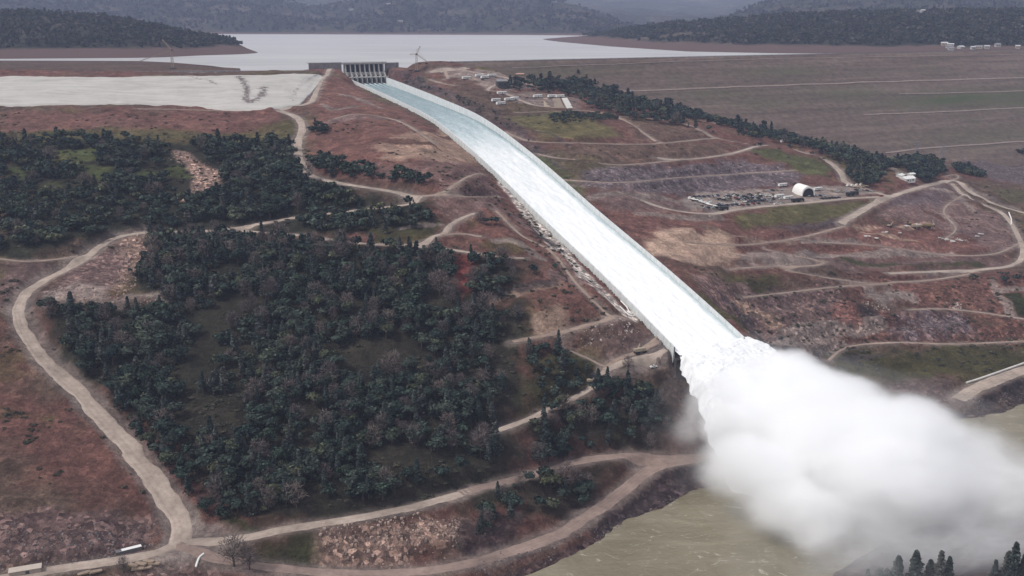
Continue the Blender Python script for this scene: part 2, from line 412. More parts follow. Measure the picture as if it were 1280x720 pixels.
def mixc(nt, fac, a, b, mode='MIX'):
    n = nd(nt, 'ShaderNodeMix', data_type='RGBA', blend_type=mode)
    for i, v in ((0, fac), (6, a), (7, b)):
        if hasattr(v, 'links'): nt.links.new(v, n.inputs[i])
        elif i == 0: n.inputs[0].default_value = v
        else: n.inputs[i].default_value = (*v, 1) if len(v) == 3 else v
    return n.outputs[2]
def math_(nt, op, a, b=None, c=None, clamp=False):
    n = nd(nt, 'ShaderNodeMath', operation=op, use_clamp=clamp)
    for i, v in enumerate((a, b, c)):
        if v is None: continue
        if hasattr(v, 'links'): nt.links.new(v, n.inputs[i])
        else: n.inputs[i].default_value = v
    return n.outputs[0]
def bump(nt, b, h, strength, dist):
    n = nd(nt, 'ShaderNodeBump'); n.inputs['Strength'].default_value = strength; n.inputs['Distance'].default_value = dist
    nt.links.new(h, n.inputs['Height']); nt.links.new(n.outputs[0], b.inputs['Normal'])
def plain(name, col, var=.12, scale=1.5, rough=.85, metal=0, bmp=0):
    m, nt, b = new_mat(name); tc = nd(nt, 'ShaderNodeTexCoord'); v = tc.outputs['Object']
    n = noise(nt, v, scale, 5, .65)
    lo = tuple(c * (1 - var) for c in col); hi = tuple(min(1, c * (1 + var)) for c in col)
    nt.links.new(ramp(nt, n, [(.3, lo), (.7, hi)]), b.inputs['Base Color'])
    b.inputs['Roughness'].default_value = rough; b.inputs['Metallic'].default_value = metal
    if bmp: bump(nt, b, n, .6, bmp)
    return m
#PART2
# ------------------------------------------------------------------ light
w = bpy.data.worlds.new('World'); scn.world = w; w.use_nodes = True
wn = w.node_tree; sky = wn.nodes.new('ShaderNodeTexSky'); sky.sky_type = 'NISHITA'; sky.sun_disc = False
SUN_EL, SUN_AZ = R(52), R(-112)
sky.sun_elevation = SUN_EL; sky.sun_rotation = SUN_AZ; sky.dust_density = 3; sky.air_density = 1.2
hsv = wn.nodes.new('ShaderNodeHueSaturation'); hsv.inputs['Saturation'].default_value = .30
wn.links.new(sky.outputs[0], hsv.inputs['Color'])
tcw = wn.nodes.new('ShaderNodeTexCoord')
cl = noise(wn, tcw.outputs['Generated'], 3.0, 6, .6, .4)
clc = ramp(wn, cl, [(.3, (5.2, 5.3, 5.8)), (.7, (8.2, 8.2, 8.5))])
mx = mixc(wn, .72, hsv.outputs[0], clc)
wn.links.new(mx, wn.nodes['Background'].inputs[0]); wn.nodes['Background'].inputs[1].default_value = .098
sl = bpy.data.lights.new('sun', 'SUN'); sl.energy = 2.5; sl.angle = R(8); sl.color = (1, .96, .91)
so = link(bpy.data.objects.new('sun', sl)); so.location = (0, 0, 900)
from mathutils import Vector
sd_ = Vector((math.sin(SUN_AZ) * math.cos(SUN_EL), math.cos(SUN_AZ) * math.cos(SUN_EL), math.sin(SUN_EL)))
so.rotation_euler = sd_.to_track_quat('Z', 'Y').to_euler()
scn.view_settings.view_transform = 'Standard'; scn.view_settings.look = 'None'; scn.view_settings.exposure = EXPO = 0.12; scn.view_settings.gamma = 1
scn.cycles.use_denoising = True
try: scn.cycles.denoiser = 'OPENIMAGEDENOISE'
except Exception: pass
scn.cycles.volume_bounces = 24; scn.cycles.max_bounces = 24; scn.cycles.diffuse_bounces = 3; scn.cycles.glossy_bounces = 2
scn.cycles.transparent_max_bounces = 8; scn.cycles.volume_max_steps = 256

# ------------------------------------------------------------------ ground sheet
topl = catmull(np.array([hit(*p) for p in [(-240,95),(0,95),(100,95),(200,94.5),(300,93.5),(384,92.5),(400,94),(405,97)]]), 6)
botl = catmull(np.array([hit(*p) for p in [(-240,132),(0,131.5),(100,131),(172,130.5),(232,132),(268,136.5),(296,138.5),(345,136.5)]] + [hit(376,131)]), 6)
na, nb = 420, 90
ti = np.linspace(0, 1, na); TP = np.stack([np.interp(ti * (len(topl) - 1), np.arange(len(topl)), topl[:, q]) for q in range(3)], 1); BP = np.stack([np.interp(ti * (len(botl) - 1), np.arange(len(botl)), botl[:, q]) for q in range(3)], 1)
SS = np.linspace(0, 1, nb)[:, None, None]; G = TP[None] * (1 - SS) + BP[None] * SS
gx2, gy2 = G[..., 0], G[..., 1]; base = T(gx2, gy2)
zlin = TP[None, :, 2] * (1 - SS[..., 0]) + BP[None, :, 2] * SS[..., 0]
base = base * .35 + (zlin + (base - zlin).mean(0)[None] * .6) * .65
apoly = np.vstack([TP[::8, :2], BP[::-8, :2]])
ZZ -= 5 * sstep(-1, 5, poly_dist(apoly, XX, YY)) * ((YY > 1000) & (XX < -150))
ratio = np.arange(-0.74, 0.7401, 0.0016)
ys = [325.0]
while ys[-1] < 1640: ys.append(ys[-1] + np.interp(ys[-1], [325, 430, 800, 1640], [3, 1.0, 1.2, 2.6]))
ys = np.array(ys); VX = ratio[None, :] * ys[:, None]; VY = np.repeat(ys[:, None], len(ratio), 1)
VZ = T(VX, VY) + (fbm(VX, VY, 3.2, 2, 31)) * .22 * (np.abs(ch_inv(VX, VY)[1]) > CW + 4)
# on chute walls snap the trench edge
X, Y = VX.ravel(), VY.ravel()
WX = X + fbm(X, Y, 26, 3, 40) * 9; WY = Y + fbm(X, Y, 26, 3, 47) * 13
n1 = fbm(X, Y, 120, 4, 50); n2 = fbm(X, Y, 34, 4, 55); n3 = fbm(X, Y, 10, 3, 60)
C_SCRUB = np.array([.105,.074,.058]); C_RED = np.array([.160,.083,.070]); C_TAN = np.array([.34,.245,.19]); C_OLIVE = np.array([.088,.082,.036])
C_GREEN = np.array([.062,.074,.030]); C_GREY = np.array([.15,.125,.135]); C_MAUVE = np.array([.162,.112,.106]); C_DARK = np.array([.042,.034,.036])
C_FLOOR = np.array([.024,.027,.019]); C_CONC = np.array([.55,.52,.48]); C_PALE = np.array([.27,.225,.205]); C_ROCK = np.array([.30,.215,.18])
soil = np.empty((len(X), 3)); rock = np.full(len(X), .25)
m = sstep(-.25, .3, n1 + n2 * .5)[:, None]
soil[:] = C_SCRUB * (1 - m) + C_RED * .8 * m
g = sstep(.12, .45, n2 - n1 * .6 + .2 * n3)[:, None] * .5; soil = soil * (1 - g) + C_OLIVE * g
ZN = [  # colour, feather m, strength, rockiness, photo polygon
 (C_RED, 10, .9, .2, [(385,160),(390,140),(400,105),(410,96),(437,97),(470,125),(530,150),(575,187),(622,238),(600,245),(560,243),(500,235),(430,212),(395,200)]),
 (C_TAN, 8, .68, .2, [(465,184),(500,172),(560,168),(590,185),(603,200),(560,203),(500,203)]),
 (C_MAUVE, 8, .6, .3, [(440,205),(520,203),(600,205),(615,235),(560,232),(500,225)]),
 (C_RED, 10, .75, .2, [(0,140),(172,140),(345,141),(362,165),(270,168),(170,165),(0,165)]),
 (C_OLIVE, 8, .75, .1, [(0,162),(172,162),(300,166),(378,150),(375,190),(300,188),(172,186),(0,186)]),
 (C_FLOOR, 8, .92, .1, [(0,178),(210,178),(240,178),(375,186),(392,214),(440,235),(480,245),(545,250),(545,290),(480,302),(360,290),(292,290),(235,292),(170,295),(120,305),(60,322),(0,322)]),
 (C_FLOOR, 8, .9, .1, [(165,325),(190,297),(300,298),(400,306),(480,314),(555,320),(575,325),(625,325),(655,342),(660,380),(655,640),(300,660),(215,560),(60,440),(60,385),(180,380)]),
 (C_GREEN, 4, .9, .0, [(98,206),(135,208),(145,225),(112,233),(97,226)]), (C_GREEN, 4, .9, 0, [(8,210),(30,212),(22,226),(5,225)]), (C_GREEN*1.1, 4, .9, 0, [(62,190),(120,186),(118,203),(70,203)]),
 (C_GREEN, 4, .9, 0, [(148,212),(230,208),(245,222),(190,224)]), (C_GREEN, 4, .8, 0, [(50,230),(80,228),(80,243),(55,245)]), (C_OLIVE, 5, .8, .1, [(60,195),(90,192),(96,210),(66,214)]),
 (C_ROCK, 3, .95, 1, [(213,186),(235,190),(255,205),(276,212),(272,236),(250,245),(230,255),(226,248),(243,235),(240,215),(222,203)]),
 (C_ROCK, 4, .9, 1, [(150,300),(185,294),(180,330),(160,360),(135,350),(150,325)]), (C_MAUVE, 5, .9, .7, [(100,325),(145,302),(160,330),(140,365),(60,378),(50,362)]),
 (C_MAUVE*.8, 5, .9, .3, [(0,328),(60,330),(40,352),(0,362)]), (C_MAUVE, 5, .9, .3, [(0,352),(30,352),(20,385),(0,385)]),
 (C_PALE, 5, .75, .3, [(50,362),(130,358),(150,372),(200,370),(215,384),(45,384)]),
 (C_OLIVE*.8, 5, .7, .1, [(500,250),(530,258),(545,268),(560,285),(530,300),(470,304),(450,290),(545,288),(540,262)]),
 (C_MAUVE*.9, 6, .7, .3, [(535,250),(640,246),(620,262),(560,285),(545,268)]),
 (C_RED, 10, .8, .3, [(600,262),(640,250),(700,300),(760,372),(785,396),(760,400),(720,395),(690,383),(660,382),(620,380),(660,350),(705,345),(690,330),(640,318),(600,300)]),
 (C_OLIVE*.9, 5, .7, .2, [(610,300),(650,298),(665,318),(620,318),(600,310)]),
 (np.array([.20,.06,.055]), 4, .8, .3, [(566,320),(588,320),(592,345),(580,372),(566,350)]),
 (C_TAN*.8, 3, .9, .2, [(664,392),(700,383),(726,408),(692,418),(668,410)]), (C_RED*.7, 4, .7, .2, [(690,375),(740,378),(775,385),(722,402),(705,390)]),
 (C_MAUVE*.8, 8, .8, .4, [(725,412),(785,398),(850,440),(848,455),(760,465),(740,440)]), (C_PALE*.75, 5, .7, .3, [(760,450),(800,432),(846,436),(850,455),(770,466)]),
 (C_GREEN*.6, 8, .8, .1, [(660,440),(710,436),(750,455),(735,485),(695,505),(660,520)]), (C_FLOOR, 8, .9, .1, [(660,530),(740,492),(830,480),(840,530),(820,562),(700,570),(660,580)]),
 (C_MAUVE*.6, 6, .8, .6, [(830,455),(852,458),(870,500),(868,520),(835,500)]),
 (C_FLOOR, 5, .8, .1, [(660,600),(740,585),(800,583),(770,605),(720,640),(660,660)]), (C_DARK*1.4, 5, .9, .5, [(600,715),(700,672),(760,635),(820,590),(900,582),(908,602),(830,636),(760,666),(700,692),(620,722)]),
 (C_MAUVE, 5, .95, .8, [(-100,655),(30,640),(212,648),(200,668),(160,690),(90,700),(0,715),(-100,730)]),
 (C_MAUVE*.9, 4, .9, .8, [(150,712),(190,700),(260,692),(280,705),(260,725),(140,730)]),
 (C_GREEN*.7, 4, .9, 0, [(265,655),(335,652),(310,664),(280,666)]), (C_GREEN*.5, 5, .9, 0, [(290,686),(360,668),(400,668),(410,700),(350,708),(280,700)]),
 (C_ROCK*.75, 4, .95, 1, [(398,658),(470,648),(575,650),(570,690),(490,708),(420,706),(405,690)]), (C_DARK*1.3, 5, .8, .5, [(570,650),(660,645),(650,680),(600,698),(565,692)]),
 (C_DARK*1.2, 4, .85, .4, [(640,690),(690,672),(720,655),(700,690),(640,715)]),
 (C_PALE, 4, .9, .1, [(188,700),(205,682),(222,664),(214,650),(232,648),(240,660),(285,668),(300,674),(250,692),(235,698),(215,697)]),
 # right of the chute
 (C_DARK*1.7, 8, .85, .4, [(486,93),(530,97),(575,120),(630,140),(665,172),(700,215),(680,205),(640,170),(590,143),(540,117)]),
 (C_SCRUB*.9, 10, .7, .4, [(560,92),(600,95),(640,140),(650,165),(610,150),(570,125)]),
 (C_OLIVE*1.1, 10, .8, .1, [(580,82),(640,79),(720,98),(690,104),(620,93)]),
 (C_PALE, 5, .7, .3, [(560,90),(660,96),(680,108),(640,112),(606,110),(600,102),(565,98)]), (C_PALE*.8, 5, .6, .3, [(620,112),(720,120),(725,133),(690,136),(640,128)]),
 (C_OLIVE*1.25, 8, .85, .1, [(640,145),(700,140),(745,150),(780,170),(740,177),(680,176),(655,160)]),
 (C_SCRUB*1.1, 8, .7, .3, [(780,150),(870,162),(895,175),(860,178),(800,176)]), (C_SCRUB*1.1, 8, .8, .3, [(700,183),(860,180),(930,184),(905,192),(850,200),(770,205),(700,196)]),
 (C_GREEN*1.2, 5, .8, .1, [(655,196),(680,200),(720,228),(740,245),(715,238),(685,215)]),
 (C_GREY*.85, 8, .95, .6, [(770,208),(850,206),(930,196),(1000,215),(995,228),(930,236),(860,242),(790,240),(720,232),(730,212)]),
 (C_MAUVE*.9, 8, .9, .3, [(740,240),(800,240),(850,252),(870,265),(800,268),(760,262)]),
 (C_GREEN*1.1, 8, .85, .1, [(935,187),(975,186),(1030,203),(1046,213),(1030,220),(980,212)]), (C_OLIVE*.9, 8, .7, .2, [(1000,190),(1040,195),(1090,215),(1085,232),(1060,225),(1050,208)]),
 (C_PALE*.95, 3, .97, .1, [(848,250),(870,240),(960,236),(1050,232),(1106,242),(1060,247),(1012,252),(965,257),(900,265),(860,262)]),
 (C_OLIVE, 5, .9, .1, [(915,268),(965,260),(1060,251),(1108,249),(1088,258),(1050,272),(980,282),(930,284)]), (C_DARK*1.9, 6, .85, .3, [(960,286),(1020,276),(1070,262),(1085,260),(1055,280),(990,290)]),
 (C_RED, 10, .9, .3, [(770,268),(850,268),(920,290),(1000,292),(1060,285),(1130,278),(1200,290),(1240,312),(1200,322),(1060,318),(960,312),(930,300),(800,300),(785,288)]),
 (C_MAUVE*1.05, 8, .85, .3, [(1120,252),(1180,235),(1215,255),(1262,275),(1275,305),(1240,320),(1220,300),(1150,275),(1100,275)]),
 (C_GREY*.8, 8, .7, .3, [(1110,250),(1180,230),(1195,240),(1160,255),(1110,262)]),
 (C_TAN*1.15, 5, .95, .15, [(795,300),(850,285),(900,285),(925,310),(938,322),(880,331),(815,318)]), (C_PALE*.9, 5, .8, .2, [(925,316),(990,318),(1025,330),(920,334)]),
 (C_MAUVE*.85, 10, .8, .3, [(1000,312),(1120,318),(1240,318),(1260,330),(1160,338),(1040,336)]), (C_GREEN*.65, 4, .85, .1, [(1046,322),(1150,330),(1230,328),(1225,334),(1120,336),(1060,332)]),
 (C_OLIVE*.7, 6, .85, .1, [(905,340),(960,340),(985,355),(940,362),(915,355)]), (C_MAUVE*.9, 8, .85, .7, [(865,345),(935,362),(1040,352),(1060,385),(1050,430),(1010,455),(960,430),(905,395)]),
 (C_RED*.85, 8, .8, .6, [(1055,345),(1165,343),(1255,362),(1270,400),(1140,386),(1060,385)]), (C_PALE*.8, 5, .9, .3, [(1075,370),(1110,362),(1147,367),(1142,380),(1095,386)]),
 (C_RED*.8, 8, .85, .8, [(1050,385),(1150,388),(1285,402),(1285,430),(1050,432)]), (C_GREY, 8, .85, .9, [(1120,392),(1205,396),(1215,412),(1190,425),(1120,418)]),
 (C_MAUVE*.95, 5, .8, .5, [(960,428),(1050,430),(1030,452),(985,450)]),
 (C_OLIVE*.62, 8, .95, .05, [(1030,438),(1285,431),(1285,456),(1215,478),(1130,478),(1050,462)]), (C_MAUVE*.7, 6, .8, .5, [(1130,478),(1190,480),(1200,505),(1150,505),(1100,490)]),
 (C_DARK*1.1, 5, .95, .5, [(1206,505),(1225,488),(1285,470),(1285,498),(1240,503)]), (C_GREEN*.4, 2, .95, 0, [(1256,367),(1276,367),(1292,397),(1272,396)]),
 (C_SCRUB, 8, .7, .3, [(1215,226),(1285,240),(1285,262),(1245,255),(1212,238)]), (C_GREEN, 8, .5, .1, [(1240,236),(1285,238),(1285,252),(1255,250)]),
 (C_GREY*.7, 8, .9, .6, [(1180,205),(1235,197),(1285,196),(1285,232),(1240,224),(1215,212)]),
 (C_DARK*1.3, 10, .95, .2, [(1040,745),(1090,690),(1170,655),(1290,638),(1290,760),(1060,760)]),
 (C_CONC*.85, 1.6, .95, .9, [(623,231),(632,229),(660,262),(690,292),(716,322),(750,356),(782,388),(803,398),(795,402),(768,384),(745,362),(722,345),(706,322),(690,312),(664,282),(640,252)]),
]
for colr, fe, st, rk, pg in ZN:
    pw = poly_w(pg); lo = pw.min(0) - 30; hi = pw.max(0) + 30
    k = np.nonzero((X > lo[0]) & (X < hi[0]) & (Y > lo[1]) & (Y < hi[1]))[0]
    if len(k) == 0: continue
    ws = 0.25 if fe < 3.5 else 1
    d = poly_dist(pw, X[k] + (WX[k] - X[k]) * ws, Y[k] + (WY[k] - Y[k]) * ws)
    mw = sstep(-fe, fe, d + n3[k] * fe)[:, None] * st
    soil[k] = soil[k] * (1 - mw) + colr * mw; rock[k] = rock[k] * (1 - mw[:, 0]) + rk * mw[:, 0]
STREAKS = [(C_DARK*1.6, 2.5, [(842,221),(850,227),(862,237)]), (C_PALE*.7, 5, [(740,248),(800,243),(850,252),(900,262)]), (C_RED*.6, 4, [(930,300),(1000,306),(1100,300)]), (C_PALE*.7, 4, [(1000,300),(1040,303),(1100,306),(1160,310)]),
 (C_PALE*.85, 5, [(1000,318),(1100,315),(1190,318)]), (C_TAN*.9, 3, [(1080,291),(1110,294),(1140,300)]), (C_TAN*1.1, 2.5, [(1126,283),(1150,280),(1165,282)]), (C_TAN, 2, [(1070,283),(1100,285)]), (C_RED*.55, 4, [(1050,340),(1120,345),(1180,352)]),
 (C_PALE*.8, 6, [(985,422),(1040,412),(1100,405)]), (C_DARK, 3.5, [(1075,389),(1082,394),(1092,394)]), (C_DARK*1.3, 2.5, [(1000,462),(1020,452),(1100,443)]), (C_PALE*.75, 6, [(960,432),(1000,427),(1060,433)]), (C_RED*1.25, 7, [(1048,394),(1058,388),(1066,396)]), (C_RED*.5, 3, [(1130,402),(1145,410),(1150,420)]),
 (C_MAUVE*1.2, 4, [(930,365),(960,376),(975,392)]), (C_TAN*.7, 4, [(925,382),(950,392),(972,405)]), (C_DARK*1.6, 3, [(905,372),(920,385),(940,402)]), (C_OLIVE, 6, [(880,372),(905,392),(925,402)]), (C_PALE*.9, 4, [(1245,362),(1262,385),(1268,398)]), (C_PALE*.8, 3, [(1240,350),(1252,362),(1280,362)]),
 (C_MAUVE*1.2, 5, [(410,152),(450,146),(500,150)]), (C_PALE*.8, 3.5, [(425,118),(450,124),(475,135)]), (C_RED*.55, 5, [(420,186),(480,176),(540,181)]), (C_TAN*.7, 3.5, [(480,197),(520,190),(580,196)]), (C_RED*.6, 4, [(450,165),(500,158),(560,172)]), (C_PALE*.7, 4, [(405,130),(420,137),(445,133)]),
 (C_DARK*1.5, 4, [(664,286),(678,298),(690,303)]), (C_TAN*.7, 3, [(615,378),(640,368),(700,354)]), (C_DARK*1.3, 3, [(617,374),(640,362),(690,352)]), (C_MAUVE*1.2, 4, [(690,345),(730,352),(760,365)]), (C_MAUVE*1.2, 5, [(600,255),(640,268),(660,285)]), (C_RED*.6, 3, [(540,262),(556,275),(548,290)]), (C_PALE*.8, 2.5, [(505,283),(530,281),(548,281)]), (C_PALE*.8, 4, [(620,300),(650,305),(680,325)]),
 (C_TAN, 5, [(786,116),(800,119),(812,124)]), (C_TAN*.7, 5, [(862,150),(890,154),(925,161)]), (C_PALE*.8, 4, [(1100,203),(1120,212),(1140,222)]), (C_DARK*1.5, 3, [(668,165),(690,168),(706,180)]), (C_PALE*.7, 3, [(1215,236),(1240,245),(1270,262)]), (C_DARK*1.6, 4, [(930,402),(990,445),(1010,470)]), (C_MAUVE*1.3, 3, [(1150,255),(1180,262),(1200,275)]), (C_RED*.55, 3, [(1160,265),(1180,275),(1210,280)]),
 (C_PALE*.9, 4, [(1165,236),(1190,242),(1215,262)]), (C_RED*1.2, 5, [(1080,300),(1130,308),(1200,306)]), (C_PALE*.7, 4, [(800,268),(850,272),(900,270)]), (C_RED*.6, 4, [(800,290),(770,282),(750,270)]), (C_TAN*.6, 3, [(880,282),(930,296),(990,303)])]
for colr, wd, pl in STREAKS:
    Q = catmull(np.array([hit(*p) for p in pl]), 5)[:, :2]; lo = Q.min(0) - wd - 9; hi = Q.max(0) + wd + 9
    k = np.nonzero((X > lo[0]) & (X < hi[0]) & (Y > lo[1]) & (Y < hi[1]))[0]
    if len(k) == 0: continue
    d = np.full(len(k), 1e9)
    for q in Q: d = np.minimum(d, (WX[k] * .4 + X[k] * .6 - q[0]) ** 2 + (WY[k] * .4 + Y[k] * .6 - q[1]) ** 2)
    mw = (1 - sstep(-.5, 2.5, np.sqrt(d) - wd + n3[k] * 2.5))[:, None] * .8; soil[k] = soil[k] * (1 - mw) + colr * mw
for nm, w0, w1, C in RW:
    for k0 in range(0, len(C), 40):
        Q = C[k0:k0 + 42, :2]; hw_ = max(w0, w1) / 2; lo = Q.min(0) - hw_ - 9; hi = Q.max(0) + hw_ + 9
        k = np.nonzero((X > lo[0]) & (X < hi[0]) & (Y > lo[1]) & (Y < hi[1]))[0]
        if len(k) == 0: continue
        d = np.sqrt(np.min((X[k][:, None] - Q[None, :, 0]) ** 2 + (Y[k][:, None] - Q[None, :, 1]) ** 2, axis=1)) - hw_ + n3[k] * 2.2
        mw = (1 - sstep(-.5, 5.0, d))[:, None] * .75; soil[k] = soil[k] * (1 - mw) + C_PALE * .72 * mw; rock[k] *= 1 - mw[:, 0]
# riverbank stone and damp edge
hz = VZ.ravel(); bk = (sstep(4.5, .8, hz) * .7)[:, None] * (Y < 800)[:, None]; soil = soil * (1 - bk) + C_DARK * 1.3 * bk; rock = np.maximum(rock, bk[:, 0])
# grading: fine horizontal banding of worked ground
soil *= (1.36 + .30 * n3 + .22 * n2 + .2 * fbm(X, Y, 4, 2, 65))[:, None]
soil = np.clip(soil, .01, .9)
gm, nt, b = new_mat('ground_soil'); at = nd(nt, 'ShaderNodeAttribute', attribute_name='soil'); ar = nd(nt, 'ShaderNodeAttribute', attribute_name='rock')
geo = nd(nt, 'ShaderNodeNewGeometry'); pos = geo.outputs['Position']
nA = noise(nt, pos, .09, 10, .72); nB = noise(nt, pos, .55, 6, .7); nC = noise(nt, pos, .022, 8, .7, .8)
map_ = nd(nt, 'ShaderNodeMapping'); map_.inputs['Scale'].default_value = (.02, .14, .2); map_.inputs['Rotation'].default_value = (0, 0, .15); nt.links.new(pos, map_.inputs[0]); nS = noise(nt, map_.outputs[0], 1.0, 7, .7, 1.2)
f1 = ramp(nt, nA, [(.30, .62), (.5, .95), (.68, 1.45)]); c = mixc(nt, 1, at.outputs['Color'], f1, 'MULTIPLY')
f2 = ramp(nt, nB, [(.30, .70), (.70, 1.28)]); c = mixc(nt, 1, c, f2, 'MULTIPLY')
f3 = ramp(nt, nC, [(.32, (.78, .76, .78)), (.68, (1.22, 1.18, 1.14))]); c = mixc(nt, 1, c, f3, 'MULTIPLY')
f4 = ramp(nt, nS, [(.30, .84), (.5, 1.0), (.66, 1.2)]); c = mixc(nt, 1, c, f4, 'MULTIPLY')
vo = nd(nt, 'ShaderNodeTexVoronoi'); vo.inputs['Scale'].default_value = .42; nt.links.new(pos, vo.inputs['Vector'])
vr = nd(nt, 'ShaderNodeSeparateColor'); nt.links.new(vo.outputs['Color'], vr.inputs[0])
rk = ramp(nt, vr.outputs[0], [(.0, (.35, .33, .36)), (.6, (.95, .9, .9)), (.86, (1.6, 1.5, 1.45)), (1, (2.4, 2.3, 2.25))])
cr_ = mixc(nt, 1, c, rk, 'MULTIPLY'); c = mixc(nt, ar.outputs['Fac'], c, cr_)
nt.links.new(c, b.inputs['Base Color']); b.inputs['Roughness'].default_value = .95; b.inputs['Specular IOR Level'].default_value = .08
hh = math_(nt, 'ADD', math_(nt, 'MULTIPLY', nA, 3.6), math_(nt, 'MULTIPLY', nB, .7)); hh = math_(nt, 'ADD', hh, math_(nt, 'MULTIPLY', math_(nt, 'MULTIPLY', vr.outputs[0], ar.outputs['Fac']), .9))
bump(nt, b, hh, 1.0, 2.2)
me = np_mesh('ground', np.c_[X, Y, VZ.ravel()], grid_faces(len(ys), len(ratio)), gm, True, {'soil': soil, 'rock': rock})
setp(link(bpy.data.objects.new('ground', me)), kind='structure')

# ------------------------------------------------------------------ roads
def road_mat(name, a, bcol):
    m, nt, b = new_mat(name); g = nd(nt, 'ShaderNodeNewGeometry'); uv = nd(nt, 'ShaderNodeAttribute', attribute_name='across')
    n = noise(nt, g.outputs['Position'], .25, 8, .7); n2_ = noise(nt, g.outputs['Position'], .04, 4, .6)
    c = ramp(nt, n, [(.3, a), (.7, bcol)]); c = mixc(nt, 1, c, ramp(nt, n2_, [(.3, .66), (.7, 1.22)]), 'MULTIPLY')
    tr = math_(nt, 'ABSOLUTE', math_(nt, 'SINE', math_(nt, 'MULTIPLY', uv.outputs['Fac'], 6.283)))
    c = mixc(nt, 1, c, ramp(nt, tr, [(0, .95), (.8, 1.04)]), 'MULTIPLY')
    nt.links.new(c, b.inputs['Base Color']); b.inputs['Roughness'].default_value = .95; bump(nt, b, n, .5, .4); return m
RM = road_mat('road_dirt', (.27,.215,.18), (.42,.345,.295)); RM2 = road_mat('track_dirt', (.21,.155,.125), (.34,.26,.215)); RM3 = road_mat('red_haul', (.21,.15,.13), (.30,.225,.195))
for ri, (nm, w0, w1, C) in enumerate(RW):
    n = len(C); d = np.gradient(C[:, :2], axis=0); d /= np.linalg.norm(d, axis=1)[:, None] + 1e-9; nx = np.c_[-d[:, 1], d[:, 0]]
    for _ in range(3): nx[1:-1] = (nx[:-2] + nx[1:-1] + nx[2:]); nx /= np.linalg.norm(nx, axis=1)[:, None] + 1e-9
    wv = np.linspace(w0, w1, n) / 2; K = 9; Vv = []; acr = []
    for j in range(K):
        s = (j / (K - 1)) * 2 - 1
        ed = 1 + .40 * fbm(C[:, 0] + (200 if s > 0 else 0), C[:, 1], 11, 3, 70 + ri) * abs(s)
        px = C[:, 0] + nx[:, 0] * wv * s * ed; py = C[:, 1] + nx[:, 1] * wv * s * ed
        pz = T(px, py); 
        if j in (0, K - 1): pz = pz - .35
        else: pz = np.maximum(pz, (T(px+1, py) + T(px-1, py) + T(px, py+1) + T(px, py-1)) / 4) + .38
        Vv.append(np.c_[px, py, pz]); acr.append(np.full(n, s))
    V = np.stack(Vv, 1).reshape(-1, 3); A = np.stack(acr, 1).ravel()
    mat = RM if nm == 'dirt_road' else RM2
    if ri in (14, 15): mat = RM3
    me = np_mesh(nm, V, grid_faces(n, K), mat, True, {'across': A}); setp(link(bpy.data.objects.new(nm, me)), kind='structure')

# ------------------------------------------------------------------ water
def water_mat(name, c1, c2, scale, rough, bstr, bdist, foam=None, stretch=(1, 1, 1), spec=.5):
    m, nt, b = new_mat(name); g = nd(nt, 'ShaderNodeNewGeometry'); mp = nd(nt, 'ShaderNodeMapping'); mp.inputs['Scale'].default_value = stretch; nt.links.new(g.outputs['Position'], mp.inputs[0])
    n = noise(nt, mp.outputs[0], scale, 8, .65, 1.0); c = ramp(nt, n, [(.35, c1), (.65, c2)])
    if foam:
        f = noise(nt, mp.outputs[0], foam, 9, .8, 2.5); k = ramp(nt, f, [(.57, 0.), (.68, .65)]); c = mixc(nt, k, c, (.62, .60, .52))
    nt.links.new(c, b.inputs['Base Color']); b.inputs['Roughness'].default_value = rough; b.inputs['Specular IOR Level'].default_value = spec
    wv = noise(nt, mp.outputs[0], scale * 9, 6, .7, .5); bump(nt, b, wv, bstr, bdist); return m
V = [(-500, 200, 0), (1100, 200, 0), (1100, 960, 0), (-500, 960, 0)]
nr, nc = 60, 120; gx_, gy_ = np.meshgrid(np.linspace(-500, 1100, nc), np.linspace(200, 960, nr))
me = np_mesh('river', np.c_[gx_.ravel(), gy_.ravel(), fbm(gx_, gy_, 30, 3, 90).ravel() * .15], grid_faces(nr, nc), water_mat('river_water', (.165,.142,.092), (.25,.22,.155), .016, .22, .6, 1.8, .05, (1, 1.6, 1), .35), True)
setp(link(bpy.data.objects.new('river', me)), kind='structure')
lx = np.array([-9000, -1500, *CR[:, 0], 2500, 9000.]); lx = np.unique(lx)
ly = np.interp(lx, CR[:, 0], CR[:, 1]) + 5
lv = []; 
for k, yv in enumerate((0, 600, 2200, 6000, 13500)):
    for x, y in zip(lx, ly): lv.append((x * (1 + .0 * k), y + yv if k == 0 else max(y + 50, 1500 + yv), 192))
me = np_mesh('lake', np.array(lv), grid_faces(5, len(lx)), water_mat('lake_water', (.33,.325,.33), (.43,.42,.42), .006, .5, .5, 1.4, None, (.35, 1.6, 1), .5), True)  # pale base colour stands in for the overcast sky's reflection
setp(link(bpy.data.objects.new('lake', me)), kind='structure')

# ------------------------------------------------------------------ dam
dm, nt, b = new_mat('dam_face_earth'); tc = nd(nt, 'ShaderNodeTexCoord'); mp = nd(nt, 'ShaderNodeMapping'); mp.inputs['Scale'].default_value = (.0035, .055, .055); nt.links.new(tc.outputs['Object'], mp.inputs[0])
n = noise(nt, mp.outputs[0], 1.0, 9, .65, .6); nf = noise(nt, tc.outputs['Object'], .12, 8, .7); ng = noise(nt, tc.outputs['Object'], .012, 5, .6)
c = ramp(nt, n, [(.30, (.070,.052,.044)), (.5, (.104,.076,.064)), (.68, (.145,.108,.092))])
c = mixc(nt, 1, c, ramp(nt, nf, [(.3, .60), (.7, 1.42)]), 'MULTIPLY')
ag = nd(nt, 'ShaderNodeAttribute', attribute_name='grass'); gk = math_(nt, 'MULTIPLY', ag.outputs['Fac'], ramp(nt, n, [(.35, .35), (.6, 1.)]))
